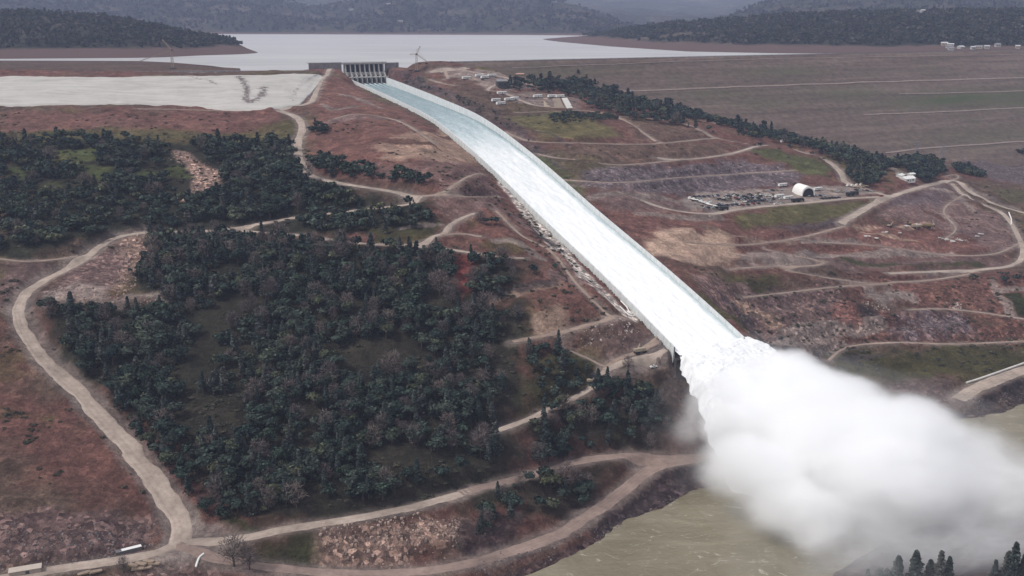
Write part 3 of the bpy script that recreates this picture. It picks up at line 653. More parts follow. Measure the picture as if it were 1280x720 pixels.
gk2 = math_(nt, 'MAXIMUM', gk, ramp(nt, ng, [(.56, 0.), (.72, .38)])); c = mixc(nt, gk2, c, (.048,.062,.026))
nt.links.new(c, b.inputs['Base Color']); bump(nt, b, nf, .6, 1.5)
dang = math.atan2(DD[1], DD[0])
dam = empty('embankment_dam', (DC0[0], DC0[1], 213), dang); setp(dam, 'huge brown earth embankment dam sloping down below the lake, with pale bench lines', 'dam')
# local: x along, y upstream(+)  (downstream = -y)
prof = [(60, -25), (14, 0), (0, 0)] + [(-s, -DSL * s) for s in np.linspace(6, 520, 90)]
al_ = np.linspace(0, DL + 1400, 260); LV = []
for a in al_:
    for (yy, zz) in prof: LV.append((a, yy, zz))
LV = np.array(LV); hump = np.where(LV[:, 1] < -8, fbm(LV[:, 0], LV[:, 1], 60, 4, 80) * 1.3, 0); LV[:, 2] += hump
def dl(u, v):
    q = at_dam(u, v); d = q[:2] - DC0[:2]; return d @ DD, -(d @ DN)
gr = np.zeros(len(LV))
for (u, v, ra, rb, k) in ((1200,124,170,28,1.),(1280,122,180,30,1.),(1060,118,90,22,.6),(980,90,90,18,.55),(900,118,110,20,.35),(1230,170,160,30,.4),(700,90,90,16,.5),(960,128,80,20,.4)):
    a0, b0 = dl(u, v); gr = np.maximum(gr, k * np.exp(-((LV[:, 0] - a0) / ra) ** 2 - ((LV[:, 1] - b0) / rb) ** 2))
link(bpy.data.objects.new('earth_face', np_mesh('earth_face', LV, grid_faces(len(al_), len(prof))[:, ::-1], dm, True, {'grass': gr})), dam)
bm_ = plain('bench_gravel', (.235,.185,.165), .2, .1)
for pl, wd in (([(862,111),(960,108),(1060,104),(1160,101),(1300,97.5)], 3.2), ([(1123,117.5),(1200,116),(1300,113.5)], 2.2), ([(1080,143.5),(1180,140),(1300,134)], 2.6), ([(1107,191),(1180,184),(1300,176)], 3), ([(772,115),(820,113.5),(862,111.5)], 3), ([(640,85),(760,81),(960,74),(1300,68)], 1.3)):
    LP = np.array([dl(*p) for p in pl]); LP = catmull(LP, 12); V = []
    for a, y in LP:
        for s in (-1, 1):
            yy = y + s * wd / 2; V.append((a, yy, DSL * yy + 2.1 + (0 if s < 0 else .0)))
    V = np.array(V); hh_ = fbm(V[:, 0], V[:, 1], 60, 4, 80) * 1.3; V[:, 2] += hh_ - 1.3
    link(bpy.data.objects.new('bench_road', np_mesh('bench_road', V, grid_faces(len(LP), 2), bm_)), dam)
# crest road + kerb posts of the dam
rv = []
for a in np.linspace(0, DL + 1400, 120): rv += [(a, 1.5, .25), (a, 12.5, .25)]
link(bpy.data.objects.new('crest_road', np_mesh('crest_road', np.array(rv), grid_faces(120, 2)[:, ::-1], plain('crest_asphalt', (.12,.11,.115), .15, .1))), dam)
gb = MB()
for k in range(int(DL / 16)): gb.box(2 + k * 16, .8, .75, .5, .5, 1.5)
gb.box(DL / 2, .8, 1.2, DL, .25, .4); gb.obj('guard_rail', plain('rail_grey', (.10,.095,.10)), dam)

# ------------------------------------------------------------------ spillway
conc = plain('weathered_concrete', (.31,.295,.285), .22, .35, .9, 0, .1)
cdark = plain('stained_concrete', (.20,.185,.19), .3, .3); gsteel = plain('gate_steel', (.035,.035,.04), .3, .4, .6); cwhite = plain('pale_concrete', (.56,.54,.51), .12, .2)
sp = empty('spillway', (GX, GY, 180), 0); setp(sp, 'long concrete flood spillway chute with gated headworks at its top', 'spillway')
ROT = AZ   # local x = across(+right), local y = upstream
def sp_mesh(mb, name, mat, parent): return mb.obj(name, mat, parent)
hw = empty('headworks', (0, 0, 0), ROT); hw.parent = sp
zf = float(floor_z(0)) - 180; top = 33.0
m_ = MB(); m_.box(0, 3, top - 1.2, 2*CW + 10, 9, 2.4); m_.obj('deck', conc, hw)
m_ = MB(); m_.box(0, -3.0, 17.5, 2*CW + 6, 2.4, 4.0); m_.obj('breast_beam', conc, hw)
m_ = MB(); m_.box(0, -12, 13.4, 2*CW + 8, 3.6, 1.3); m_.obj('lower_bridge', cwhite, hw)
pz0 = zf - 1
for k in range(9):
    x = -CW - .2 + k * (2*CW + .4) / 8; t_ = 1.35
    m_ = MB(); m_.prism([(-y, z) for y, z in ((9, pz0), (9, top - 2.4), (-1, top - 2.4), (-4.5, 19.5), (-14.5, 14), (-16, pz0))], x - t_/2, x + t_/2)
    # prism axes: profile in x(=−y)… rotate into place
    m_.v = [(yy, -xx, zz) for (xx, yy, zz) in m_.v]; m_.obj('pier', conc, hw)
for k in range(8):
    x = -CW - .2 + (k + .5) * (2*CW + .4) / 8; bw = (2*CW + .4) / 8 - 1.7
    m_ = MB(); m_.box(x, 4, 25, bw, 1.0, 11); m_.obj('upper_bulkhead', gsteel, hw)
    m_ = MB(); a_ = [(0, zf + 2.6), (1.6, zf + 5.5), (2.4, zf + 9.5), (2.2, zf + 14), (1.4, zf + 14), (1.5, zf + 9.5), (.8, zf + 5.8), (-.8, zf + 2.6)]
    m_.prism(a_, x - bw/2 + .02, x + bw/2 - .02); m_.v = [(yy, -xx + 1, zz) for (xx, yy, zz) in m_.v]; m_.obj('gate', gsteel, hw)
m_ = MB()
for s in (-1, 1):
    for k in range(20): m_.box(s * 0 + (-CW - 4) + k * (2*CW + 8) / 19, -1.3, top + .6, .18, .18, 1.2)
m_.box(0, -1.3, top + 1.15, 2*CW + 10, .15, .15); m_.box(0, -1.3, top + .6, 2*CW + 10, .1, .1); m_.obj('railing', gsteel, hw)
# wing walls
m_ = MB(); m_.box(-CW - 28, 4, 27.0, 46, 3, 12.2); m_.v = m_.v; m_.obj('wing_wall', cdark, hw)
m_ = MB(); m_.box(CW + 14, 4, 19.0, 20, 3, 26.0); m_.obj('wing_wall', cdark, hw)
m_ = MB(); m_.box(-CW - 28, 9, 33.2, 48, 9, .8); m_.obj('access_bridge', conc, hw)
tt = np.r_[np.arange(-8, 905, 6), 905.0]
def wall(side):
    V = []
    for t in tt:
        zt = float(wall_z(t)); zf_ = float(floor_z(t)) - 3
        if t < 2: zt = zt - 1
        for s, z in ((CW, zf_), (CW, zt), (CW + .9, zt), (CW + 1.3, zf_)):
            x, y = ch(t, s * side); V.append((x - GX, y - GY, z - 180))
    V = np.array(V); f = grid_faces(len(tt), 4); 
    return np_mesh('chute_wall', V, f if side < 0 else f[:, ::-1], CWM)
CWM, nt, b = new_mat('chute_wall_concrete'); tc = nd(nt, 'ShaderNodeTexCoord'); mp = nd(nt, 'ShaderNodeMapping'); mp.inputs['Rotation'].default_value = (0, 0, PI/2 - AZ); nt.links.new(tc.outputs['Object'], mp.inputs[0])
sx = nd(nt, 'ShaderNodeSeparateXYZ'); nt.links.new(mp.outputs[0], sx.inputs[0])
jt = math_(nt, 'FRACT', math_(nt, 'DIVIDE', sx.outputs[0], 9.0)); jl = ramp(nt, jt, [(0, .6), (.03, .62), (.05, 1.)])
n = noise(nt, tc.outputs['Object'], .22, 8, .7); c = ramp(nt, n, [(.3, (.50,.52,.52)), (.7, (.68,.70,.70))]); c = mixc(nt, 1, c, jl, 'MULTIPLY'); nt.links.new(c, b.inputs['Base Color'])
for side in (-1, 1): link(bpy.data.objects.new('chute_wall', wall(side)), sp)
V = []
for t in tt:
    for s in (-CW - .5, CW + .5):
        x, y = ch(t, s); V.append((x - GX, y - GY, float(floor_z(t)) - 180))
link(bpy.data.objects.new('chute_floor', np_mesh('chute_floor', np.array(V), grid_faces(len(tt), 2), conc)), sp)
m_ = MB(); 
for t in (905.6,):
    c8 = []
    for z in (float(floor_z(905)) - 14, float(floor_z(905)) - .1):
        for (tq, s) in ((904.8, -CW - .4), (908, -CW - .4), (908, CW + .4), (904.8, CW + .4)):
            x, y = ch(tq, s); c8.append((x - GX, y - GY, z - 180))
    m_.quad_box(c8)
m_.obj('end_sill', plain('wet_dark_concrete', (.07,.062,.06), .3, .2), sp)
# flowing water
wm, nt, b = new_mat('rushing_water'); a1 = nd(nt, 'ShaderNodeAttribute', attribute_name='white'); a2 = nd(nt, 'ShaderNodeAttribute', attribute_name='flow')
mp = nd(nt, 'ShaderNodeMapping'); mp.inputs['Scale'].default_value = (.34, .055, 1); nt.links.new(a2.outputs['Color'], mp.inputs[0])
n = noise(nt, mp.outputs[0], 2.2, 10, .78, .4); n_ = noise(nt, mp.outputs[0], .35, 5, .6)
cf = math_(nt, 'ADD', a1.outputs['Fac'], math_(nt, 'MULTIPLY', math_(nt, 'SUBTRACT', n, .5), math_(nt, 'SUBTRACT', 1.9, math_(nt, 'MULTIPLY', a1.outputs['Fac'], 1.35)))); cf = math_(nt, 'ADD', cf, math_(nt, 'MULTIPLY', math_(nt, 'SUBTRACT', n_, .5), .5), None, True)
c = ramp(nt, cf, [(0, (.13,.19,.21)), (.35, (.27,.35,.37)), (.65, (.50,.57,.59)), (1, (.85,.86,.865))]); nt.links.new(c, b.inputs['Base Color']); b.inputs['Roughness'].default_value = .5; b.inputs['Specular IOR Level'].default_value = .3
bump(nt, b, n, .28, .6)
tq = np.arange(-6, 912, 1.5); sq = np.linspace(-CW + .05, CW - .05, 61); TQ, SQ = np.meshgrid(tq, sq, indexing='ij')
dep = np.interp(TQ, [0, 60, 200, 400, 905], [4.2, 3.2, 3.2, 3.8, 5.4]); Zw = floor_z(TQ) + dep + fbm(SQ, TQ * .35, 3.0, 4, 20) * np.interp(TQ, [0, 300, 905], [.25, .35, .8])
jet = np.cos((SQ + CW) / (2*CW) * 8 * 2 * PI); jf = np.exp(-np.maximum(TQ - 6, 0) / 45.0)   # eight jets, ridges mid-bay
Zw += -jet * .9 * jf
edge_ = np.minimum(CW - np.abs(SQ), 6) / 6
wh = np.interp(TQ, [0, 120, 300, 420, 520, 905], [.14, .20, .30, .50, .90, 1.12]) + (-jet) * .55 * jf + .25 * jf - (1 - edge_) * np.interp(TQ, [0, 300, 500, 905], [.1, .2, .50, .62]) * (SQ > 0)
Xw, Yw = ch(TQ, SQ)
me = np_mesh('spillway_water', np.c_[Xw.ravel(), Yw.ravel(), Zw.ravel()], grid_faces(len(tq), len(sq)), wm, True, {'white': wh.ravel(), 'flow': np.c_[SQ.ravel(), TQ.ravel(), 0 * TQ.ravel()]})
setp(link(bpy.data.objects.new('spillway_water', me)), kind='structure')
# the fall beyond the lip: foam sheet
zl = float(floor_z(905)) + 5.4
LE = [(849,438.5,zl), (858,455,zl-2), (868,472,zl-6), (878,500,zl-14), (890,535,37), (905,570,22), (925,605,6), (950,630,.5)]
RE = [(924.5,415.5,zl), (948,424,zl-1), (978,440,zl-3), (1010,460,zl-7), (1045,485,zl-15), (1085,518,36), (1125,560,20), (1160,605,3)]
LW = catmull(np.array([at_z(*p) for p in LE]), 1.0); RWd = catmull(np.array([at_z(*p) for p in RE]), 1.0); nt_ = 240
rs = lambda Q: np.stack([np.interp(np.linspace(0, len(Q) - 1, nt_), np.arange(len(Q)), Q[:, q]) for q in range(3)], 1)
LW, RWd = rs(LW), rs(RWd); sf = np.linspace(0, 1, 170)[None, :, None]; PF = LW[:, None] * (1 - sf) + RWd[:, None] * sf; TFk = np.linspace(0, 1, nt_)[:, None]; sfq = sf[..., 0]
X1, Y1, Z1 = PF[..., 0].copy(), PF[..., 1].copy(), PF[..., 2].copy(); k0 = np.clip(TFk / .12, 0, 1); arch = 4 * sfq * (1 - sfq)
Z1 += k0 * (arch ** .5 * 5.0 + fbm(X1, Y1, 26, 3, 33) * 2.6 + fbm(X1, Y1, 9, 4, 37) * 1.1 + fbm(X1, Y1, 2.5, 3, 38) * .8) - 9 * k0 * (1 - np.clip(np.minimum(sfq, 1 - sfq) / .05, 0, 1))
Z1 -= (1 - k0) * 0; X1 += k0 * fbm(X1, Y1, 8, 3, 43) * 3.5 ; Y1 += k0 * fbm(X1, Y1, 8, 3, 44) * 3.5
tf = np.zeros(nt_); sf = np.zeros(170)
fm, nt, b = new_mat('white_foam'); g = nd(nt, 'ShaderNodeNewGeometry'); n = noise(nt, g.outputs['Position'], .12, 9, .7); nt.links.new(ramp(nt, n, [(.3, (.74,.76,.79)), (.6, (.85,.855,.86))]), b.inputs['Base Color']); bump(nt, b, n, .6, 2)
b.inputs['Subsurface Weight'].default_value = 0
me = np_mesh('white_water', np.c_[X1.ravel(), Y1.ravel(), Z1.ravel()], grid_faces(len(tf), len(sf)), fm, True); setp(link(bpy.data.objects.new('white_water', me)), kind='structure')

# ------------------------------------------------------------------ emergency weir
ew = empty('emergency_spillway', (0, 0, 0)); setp(ew, 'wide pale concrete emergency weir with a rough grey apron below the lake', 'spillway weir')
A0, A1 = at_z(-260, 92, 205.5), at_z(386, 88.5, 205.5)
dv = A1 - A0; L_ = np.hypot(dv[0], dv[1]); an = math.atan2(dv[1], dv[0])
m_ = MB(); mid = (A0 + A1) / 2; m_.box(mid[0], mid[1], 203.4, L_, 5, 5.4, an); m_.obj('crest_wall', cdark, ew)
m_ = MB(); fr = .45; s0 = A0 + dv * .71; s1 = A1 - dv * .03; md = (s0 + s1) / 2; L2 = np.hypot(*(s1 - s0)[:2]); nrm = np.array([math.sin(an), -math.cos(an)]); m_.box(md[0] + nrm[0] * 3.2, md[1] + nrm[1] * 3.2, 202.4, L2, 1.4, 3.6, an); m_.obj('pale_sill', cwhite, ew)
gz2 = base + .4 + fbm(gx2, gy2, 18, 4, 91) * .9 + fbm(gx2, gy2, 60, 2, 95) * 1.2
eg = np.minimum(SS[..., 0] * np.ones_like(gz2), 1 - SS[..., 0] * np.ones_like(gz2))
ed2 = np.minimum(np.arange(na), na - 1 - np.arange(na))[None] < 1; gz2 = np.where((eg < .006) | ed2, T(gx2, gy2) - 1.5, gz2)
am, nt, b = new_mat('shotcrete'); g = nd(nt, 'ShaderNodeNewGeometry'); mp = nd(nt, 'ShaderNodeMapping'); mp.inputs['Scale'].default_value = (.012, .06, .1); nt.links.new(g.outputs['Position'], mp.inputs[0])
n = noise(nt, mp.outputs[0], 1, 9, .65, 1); n2_ = noise(nt, g.outputs['Position'], .09, 8, .75, 1.2); va = nd(nt, 'ShaderNodeAttribute', attribute_name='bare')
c = ramp(nt, n, [(.28, (.33,.31,.29)), (.6, (.46,.44,.415))]); c = mixc(nt, ramp(nt, n2_, [(.60, 0.), (.72, .55)]), c, (.28,.25,.235))
bk_ = math_(nt, 'GREATER_THAN', math_(nt, 'ADD', va.outputs['Fac'], math_(nt, 'MULTIPLY', math_(nt, 'SUBTRACT', noise(nt, g.outputs['Position'], .22, 6, .8), .5), 3.0)), .62); c = mixc(nt, bk_, c, (.13,.105,.10))
nt.links.new(c, b.inputs['Base Color']); bump(nt, b, n2_, .5, 1.5)
def gauss_line(pts, X_, Y_, wd):
    o = np.zeros(X_.shape)
    Q = np.array([hit(*p)[:2] for p in pts])
    for i in range(len(Q) - 1):
        e = Q[i+1] - Q[i]; s = np.clip(((X_ - Q[i, 0]) * e[0] + (Y_ - Q[i, 1]) * e[1]) / (e @ e + 1e-9), 0, 1)
        o = np.maximum(o, np.exp(-(((X_ - Q[i, 0] - s * e[0]) ** 2 + (Y_ - Q[i, 1] - s * e[1]) ** 2) / wd ** 2)))
    return o
bare = np.maximum(gauss_line([(298,100),(306,108),(309,120),(308,130),(312,136)], gx2, gy2, 7) * .75, gauss_line([(330,114),(328,124),(312,136)], gx2, gy2, 8) * .75)
bare = np.maximum(bare, gauss_line([(230,94),(262,107),(272,112)], gx2, gy2, 3.5) * .62); bare = np.maximum(bare, gauss_line([(170,92),(390,92)], gx2, gy2, 3) * .5); bare = np.maximum(bare, gauss_line([(385,100),(370,118),(362,134)], gx2, gy2, 6) * .45)
link(bpy.data.objects.new('apron', np_mesh('apron', np.c_[gx2.ravel(), gy2.ravel(), gz2.ravel()], grid_faces(nb, na), am, True, {'bare': bare.ravel()})), ew)
#PART3
# ------------------------------------------------------------------ leaves and trees
def leaf_material(name, stops, island=True):
    m, nt, b = new_mat(name); ta = nd(nt, 'ShaderNodeAttribute', attribute_name='tint'); oi = nd(nt, 'ShaderNodeObjectInfo'); g = nd(nt, 'ShaderNodeNewGeometry')
    v = math_(nt, 'FRACT', math_(nt, 'ADD', ta.outputs['Fac'], oi.outputs['Random'])); n = nd(nt, 'ShaderNodeValToRGB'); cr = n.color_ramp; cr.interpolation = 'CONSTANT' if False else 'LINEAR'
    while len(cr.elements) < len(stops): cr.elements.new(.5)
    for e, (p, c) in zip(cr.elements, stops): e.position = p; e.color = (*c, 1)
    nt.links.new(v, n.inputs[0]); rr = ramp(nt, g.outputs['Random Per Island'], [(0, .5), (.6, 1.0), (1, 1.8)])
    nt.links.new(mixc(nt, 1, n.outputs[0], rr, 'MULTIPLY'), b.inputs['Base Color']); b.inputs['Specular IOR Level'].default_value = .1; b.inputs['Roughness'].default_value = .9
    return m
OAKM = leaf_material('oak_leaves', [(0, (.034,.050,.036)), (.2, (.020,.032,.029)), (.4, (.052,.064,.050)), (.6, (.026,.040,.034)), (.8, (.044,.060,.048)), (1, (.075,.080,.046))])
PINEM = leaf_material('pine_needles', [(0, (.036,.050,.046)), (.3, (.062,.074,.070)), (.6, (.026,.040,.036)), (1, (.090,.092,.086))])
BAREM = leaf_material('bare_twigs', [(0, (.13,.105,.10)), (.5, (.10,.082,.084)), (1, (.16,.13,.115))])
BARK = plain('tree_bark', (.075,.058,.048), .25, 2)
def quads(cen, size, rng, flat=.0):
    n = len(cen); ax = cen.mean(0) * np.array([0, 0, .85]); o_ = cen - ax; o_ /= np.linalg.norm(o_, axis=1)[:, None] + 1e-9; nrm = o_ + rng.normal(size=(n, 3)) * .45; nrm /= np.linalg.norm(nrm, axis=1)[:, None]
    a = np.cross(nrm, rng.normal(size=(n, 3))); a /= np.linalg.norm(a, axis=1)[:, None]; b_ = np.cross(nrm, a) * 1.0; b_ /= np.linalg.norm(b_, axis=1)[:, None]; c_ = a; s = size[:, None] / 2 if hasattr(size, '__len__') else size / 2
    V = np.stack([cen - b_*s - c_*s*.8, cen + b_*s - c_*s*.8, cen + b_*s*.8 + c_*s, cen - b_*s*.8 + c_*s], 1).reshape(-1, 3)
    return V, np.arange(4 * n).reshape(n, 4)
    b_ = np.cross(a, rng.normal(size=(n, 3))); b_ /= np.linalg.norm(b_, axis=1)[:, None]; c_ = np.cross(a, b_)
    s = size[:, None] / 2 if hasattr(size, '__len__') else size / 2
    V = np.stack([cen - b_*s - c_*s*.8, cen + b_*s - c_*s*.8, cen + b_*s*.8 + c_*s, cen - b_*s*.8 + c_*s], 1).reshape(-1, 3)
    return V, np.arange(4 * n).reshape(n, 4)
def crown_pts(kind, rng, n, h=10.0):
    """leaf clump centres of a crown for a tree of height h"""
    if kind == 'oak':
        r = h * .46; k = 13
        cc = rng.normal(size=(k, 3)); cc /= np.linalg.norm(cc, axis=1)[:, None]; cc *= (rng.random((k, 1)) ** .4) * np.array([r, r, h * .26]) * .72; cc[:, 2] += h * .62
        cr = rng.uniform(.28, .46, k) * r
        i = rng.integers(0, k, n); d = rng.normal(size=(n, 3)); d /= np.linalg.norm(d, axis=1)[:, None]; p = cc[i] + d * (rng.random((n, 1)) ** .35) * cr[i][:, None] * np.array([1, 1, .8])
        return p
    if kind == 'pine':
        z = rng.random(n) ** .8; ang = rng.random(n) * 2 * PI; lay = np.floor(z * 9) / 9; br = np.floor(ang / (2*PI) * 7 + lay * 13)
        rr = (1 - z) ** .75 * h * .23 * (.55 + .6 * _T[(br * 7).astype(int) & 255, (lay * 40).astype(int) & 255]) * rng.random(n) ** .45 + h * .012
        return np.stack([rr * np.cos(ang), rr * np.sin(ang), h * (.14 + .86 * z) - rr * .25], 1)
    # bare: thin twig cloud, upward fan
    z = rng.random(n); ang = rng.random(n) * 2 * PI; rr = h * .36 * np.sin(np.clip(z * .9 + .25, 0, 1) * PI * .8) * rng.random(n) ** .6
    return np.stack([rr * np.cos(ang), rr * np.sin(ang), h * (.22 + .78 * z)], 1)
def twigs(cen, rng, L):
    n = len(cen); d = rng.normal(size=(n, 3)) * .6; d[:, 2] += .7; d[:, :2] += cen[:, :2] * .12; d /= np.linalg.norm(d, axis=1)[:, None]; w_ = np.cross(d, rng.normal(size=(n, 3))); w_ /= np.linalg.norm(w_, axis=1)[:, None]
    w_ *= .085; d = d * L; V = np.stack([cen - w_, cen + w_, cen + d + w_ * .5, cen + d - w_ * .5], 1).reshape(-1, 3); return V, np.arange(4 * n).reshape(n, 4)
def make_proto(kind, seed, n):
    rng = np.random.default_rng(seed); h = 10.0
    p = crown_pts(kind, rng, n, h)
    V, Fq = (twigs(p, rng, 1.5) if kind == 'bare' else quads(p, rng.uniform(.45, 1.0, n) * (1.0 if kind == 'oak' else .8), rng))
    cm = np_mesh(kind + '_crown', V, Fq, {'oak': OAKM, 'pine': PINEM, 'bare': BAREM}[kind], False, {'tint': np.zeros(len(V))})
    t = MB(); th = {'oak': 5.5, 'pine': 9.6, 'bare': 4.2}[kind]; bx_, by_ = rng.uniform(-.3, .3, 2)
    t.tube([(0, 0, -1.2), (bx_*.3, by_*.3, th*.4), (bx_, by_, th)], [.32, .22, .05 if kind == 'pine' else .14], 6)
    if kind != 'pine':
        for k in range(5 if kind == 'oak' else 9):
            a = rng.uniform(0, 2*PI); z0_ = th * rng.uniform(.35, .95); L = rng.uniform(2., 3.6); e = (math.cos(a)*L, math.sin(a)*L, z0_ + L * (.8 if kind == 'oak' else 1.3))
            f_ = z0_ / th; t.tube([(bx_*f_, by_*f_, z0_), (e[0]*.5, e[1]*.5, z0_ + (e[2]-z0_)*.6), e], [.13, .08, .03], 4)
    return cm, t.mesh(kind + '_trunk', BARK)
PROT = {k: [make_proto(k, 10 * i + s, n) for s in range(m_)] for i, (k, m_, n) in enumerate((('oak', 5, 620), ('pine', 5, 520), ('bare', 3, 420)))}
LOWV = {}
for i, (k, n) in enumerate((('oak', 150), ('pine', 120), ('bare', 90))):
    LOWV[k] = []
    for s in range(6):
        rng = np.random.default_rng(500 + 10 * i + s); p = crown_pts(k, rng, n, 10.0)
        if k == 'bare': V, Fq = twigs(p, rng, 2.2); V = V.reshape(-1, 4, 3); c_ = V.mean(1, keepdims=True); V = (V + (V - c_) * np.array([1.2, 1.2, 0])).reshape(-1, 3)
        else: V, Fq = quads(p, rng.uniform(.9, 1.7, n), rng)
        LOWV[k].append((V, Fq))
# zones: description, photo polygon, trees per 1000 m2, (oak, pine, bare) mix, height range
WOODS = [
 ('in the far left wood above the winding road', [(-60,176),(60,173),(210,177),(216,212),(222,250),(228,288),(165,289),(125,298),(65,316),(-60,318)], 15, (.80,.14,.06), (6, 11), [[(96,204),(137,206),(147,227),(112,236),(94,226)],[(5,208),(32,210),(24,228),(5,228)],[(58,188),(120,184),(122,206),(66,212)],[(146,210),(232,206),(247,224),(190,227)],[(48,228),(82,226),(84,246),(52,248)],[(205,180),(240,186),(282,214),(275,240),(225,258),(222,246),(240,230),(232,212)]]),
 ('in the wood right of the bouldery gully', [(240,178),(300,182),(375,186),(370,205),(385,225),(440,236),(480,246),(478,256),(430,262),(360,271),(232,286),(228,256),(276,242),(280,214),(240,186)], 20, (.78,.16,.06), (7, 12), []),
 ('in the tree row below the red graded ground', [(390,206),(420,200),(445,206),(480,219),(536,228),(534,238),(482,232),(402,218)], 22, (.7,.3,0), (6, 10), []),
 ('by the red patch beside the upper haul road', [(384,160),(416,158),(420,167),(390,174)], 25, (.9,.1,0), (5, 8), []),
 ('in the wood between the two fork roads', [(365,275),(440,264),(485,260),(545,264),(540,276),(500,298),(460,300),(380,290)], 17, (.8,.14,.06), (6, 11), []),
 ('in the grey-green wood below the fork roads', [(165,330),(188,296),(300,298),(400,306),(480,314),(555,320),(562,335),(575,381),(210,381),(165,352)], 21, (.46,.36,.18), (7, 13), [[(225,340),(300,335),(310,352),(240,356)]]),
 ('in the small wood beside the red streak', [(585,320),(625,322),(648,335),(700,336),(702,345),(655,350),(628,378),(590,382)], 16, (.6,.25,.15), (6, 11), []),
 ('in the wide wood on the lower left hillside', [(60,392),(180,384),(655,384),(655,395),(640,420),(600,440),(650,520),(600,600),(500,628),(300,650),(255,645),(190,560),(110,470),(70,430)], 21, (.6,.26,.14), (7, 12), [[(400,430),(520,420),(540,470),(430,480)],[(200,500),(300,490),(320,540),(230,550)],[(455,560),(540,560),(560,600),(450,605)]]),
 ('in the dense wood left of the rising mist', [(665,528),(700,512),(740,492),(758,482),(800,482),(832,492),(836,530),(822,558),(740,562),(665,580)], 34, (.62,.2,.18), (7, 12), []),
 ('on the green slope under the pale graded pads', [(660,430),(672,432),(712,440),(742,460),(735,486),(700,505),(665,515)], 20, (.7,.2,.1), (5, 10), []),
 ('between the two lower riverside roads', [(600,618),(662,604),(740,586),(800,582),(786,592),(745,626),(690,650),(640,668),(600,672)], 10, (.6,.15,.25), (5, 10), []),
 ('along the ridge in front of the big dam', [(618,108),(640,104),(690,93),(742,108),(800,127),(870,142),(930,160),(1000,176),(1075,195),(1110,206),(1100,216),(1060,205),(1000,188),(920,170),(850,158),(790,150),(735,135),(720,122),(650,116)], 9, (.78,.18,.04), (6, 12), [[(782,112),(812,118),(818,128),(790,126)],[(860,150),(930,163),(920,170),(850,156)],[(620,90),(690,90),(700,100),(640,103)]]),
 ('around the white cabins on the ridge end', [(1055,222),(1080,198),(1110,206),(1165,203),(1182,215),(1164,230),(1140,224),(1128,210),(1104,214),(1096,236),(1074,236)], 18, (.85,.15,0), (7, 11), []),
 ('in the clump where the haul road tops the hill', [(1190,208),(1215,210),(1232,220),(1218,224),(1196,215)], 22, (.9,.1,0), (6, 10), []),
 ('on the toe road at the foot of the dam', [(1238,191),(1285,189),(1285,194),(1245,195)], 14, (1,0,0), (6, 9), []),
 ('in low scrub on the hill behind the terraces', [(680,148),(705,142),(765,140),(775,150),(700,157)], 26, (1,0,0), (3, 5), []),
 ('in low dark scrub along the right chute wall', [(845,352),(860,352),(905,395),(912,408),(895,395),(870,375)], 22, (.8,0,.2), (2.5, 5), []),
 ('in dark scrub on the bank above the chute bend', [(486,92),(525,98),(565,118),(600,128),(640,152),(662,175),(690,205),(650,172),(600,143),(545,115)], 9, (.6,0,.4), (2.5, 4.5), []),
 ('among rocks on the lower riverbank', [(570,655),(655,648),(660,672),(610,690),(575,695)], 7, (.2,.1,.7), (4, 8), []),
 ('on the grassy hill near the curved track', [(1000,192),(1050,198),(1085,220),(1070,232),(1056,215)], 2.5, (1,0,0), (3, 6), []),
 ('at the bottom edge among dark grass', [(275,688),(335,680),(350,700),(300,716),(262,712)], 9, (0,0,1), (7, 11), []),
 ('on the dark slope right of the lower haul pads', [(1235,330),(1285,335),(1285,365),(1215,350)], 5, (1,0,0), (3, 6), []),
]
SINGLES = [(537,277,'oak',9,'standing alone beside the pale gravel pad'),(608,281,'oak',7,'standing alone by the dirt track end'),(600,279,'bare',9,'standing alone by the dirt track end'),(617,281,'oak',8,'standing alone by the dirt track end'),
 (698,436,'pine',13,'standing alone below the tan pad'),(700,612,'bare',14,'beside the riverside road edge'),(719,606,'bare',10,'beside the riverside road edge'),(735,610,'bare',9,'beside the riverside road edge'),
 (293,708,'bare',15,'over the dark grass at the bottom edge'),(312,712,'bare',13,'over the dark grass at the bottom edge'),(155,716,'bare',8,'beside the timber stack'),
 (785,462,'bare',9,'at the edge of the wood near the haul road'),(400,196,'oak',7,'between haul road and tree row'),(398,168,'oak',7,'by the red patch beside the upper haul road'),
 (676,108,'pine',17,'along the ridge in front of the big dam'),(687,108,'pine',20,'along the ridge in front of the big dam'),(945,172,'pine',15,'along the ridge in front of the big dam'),(993,184,'oak',15,'along the ridge in front of the big dam'),(1058,206,'oak',14,'along the ridge in front of the big dam'),(1101,211,'pine',18,'along the ridge in front of the big dam'),
 (1246,192,'oak',11,'on the toe road at the foot of the dam')]
def road_clear(x, y, pad):
    for C_, wv in RCL:
        if np.min((C_[:, 0] - x) ** 2 + (C_[:, 1] - y) ** 2) < (wv + pad) ** 2: return False
    return True
RCL = [(C[::2, :2], max(w0, w1) / 2) for nm, w0, w1, C in RW]
trees = []
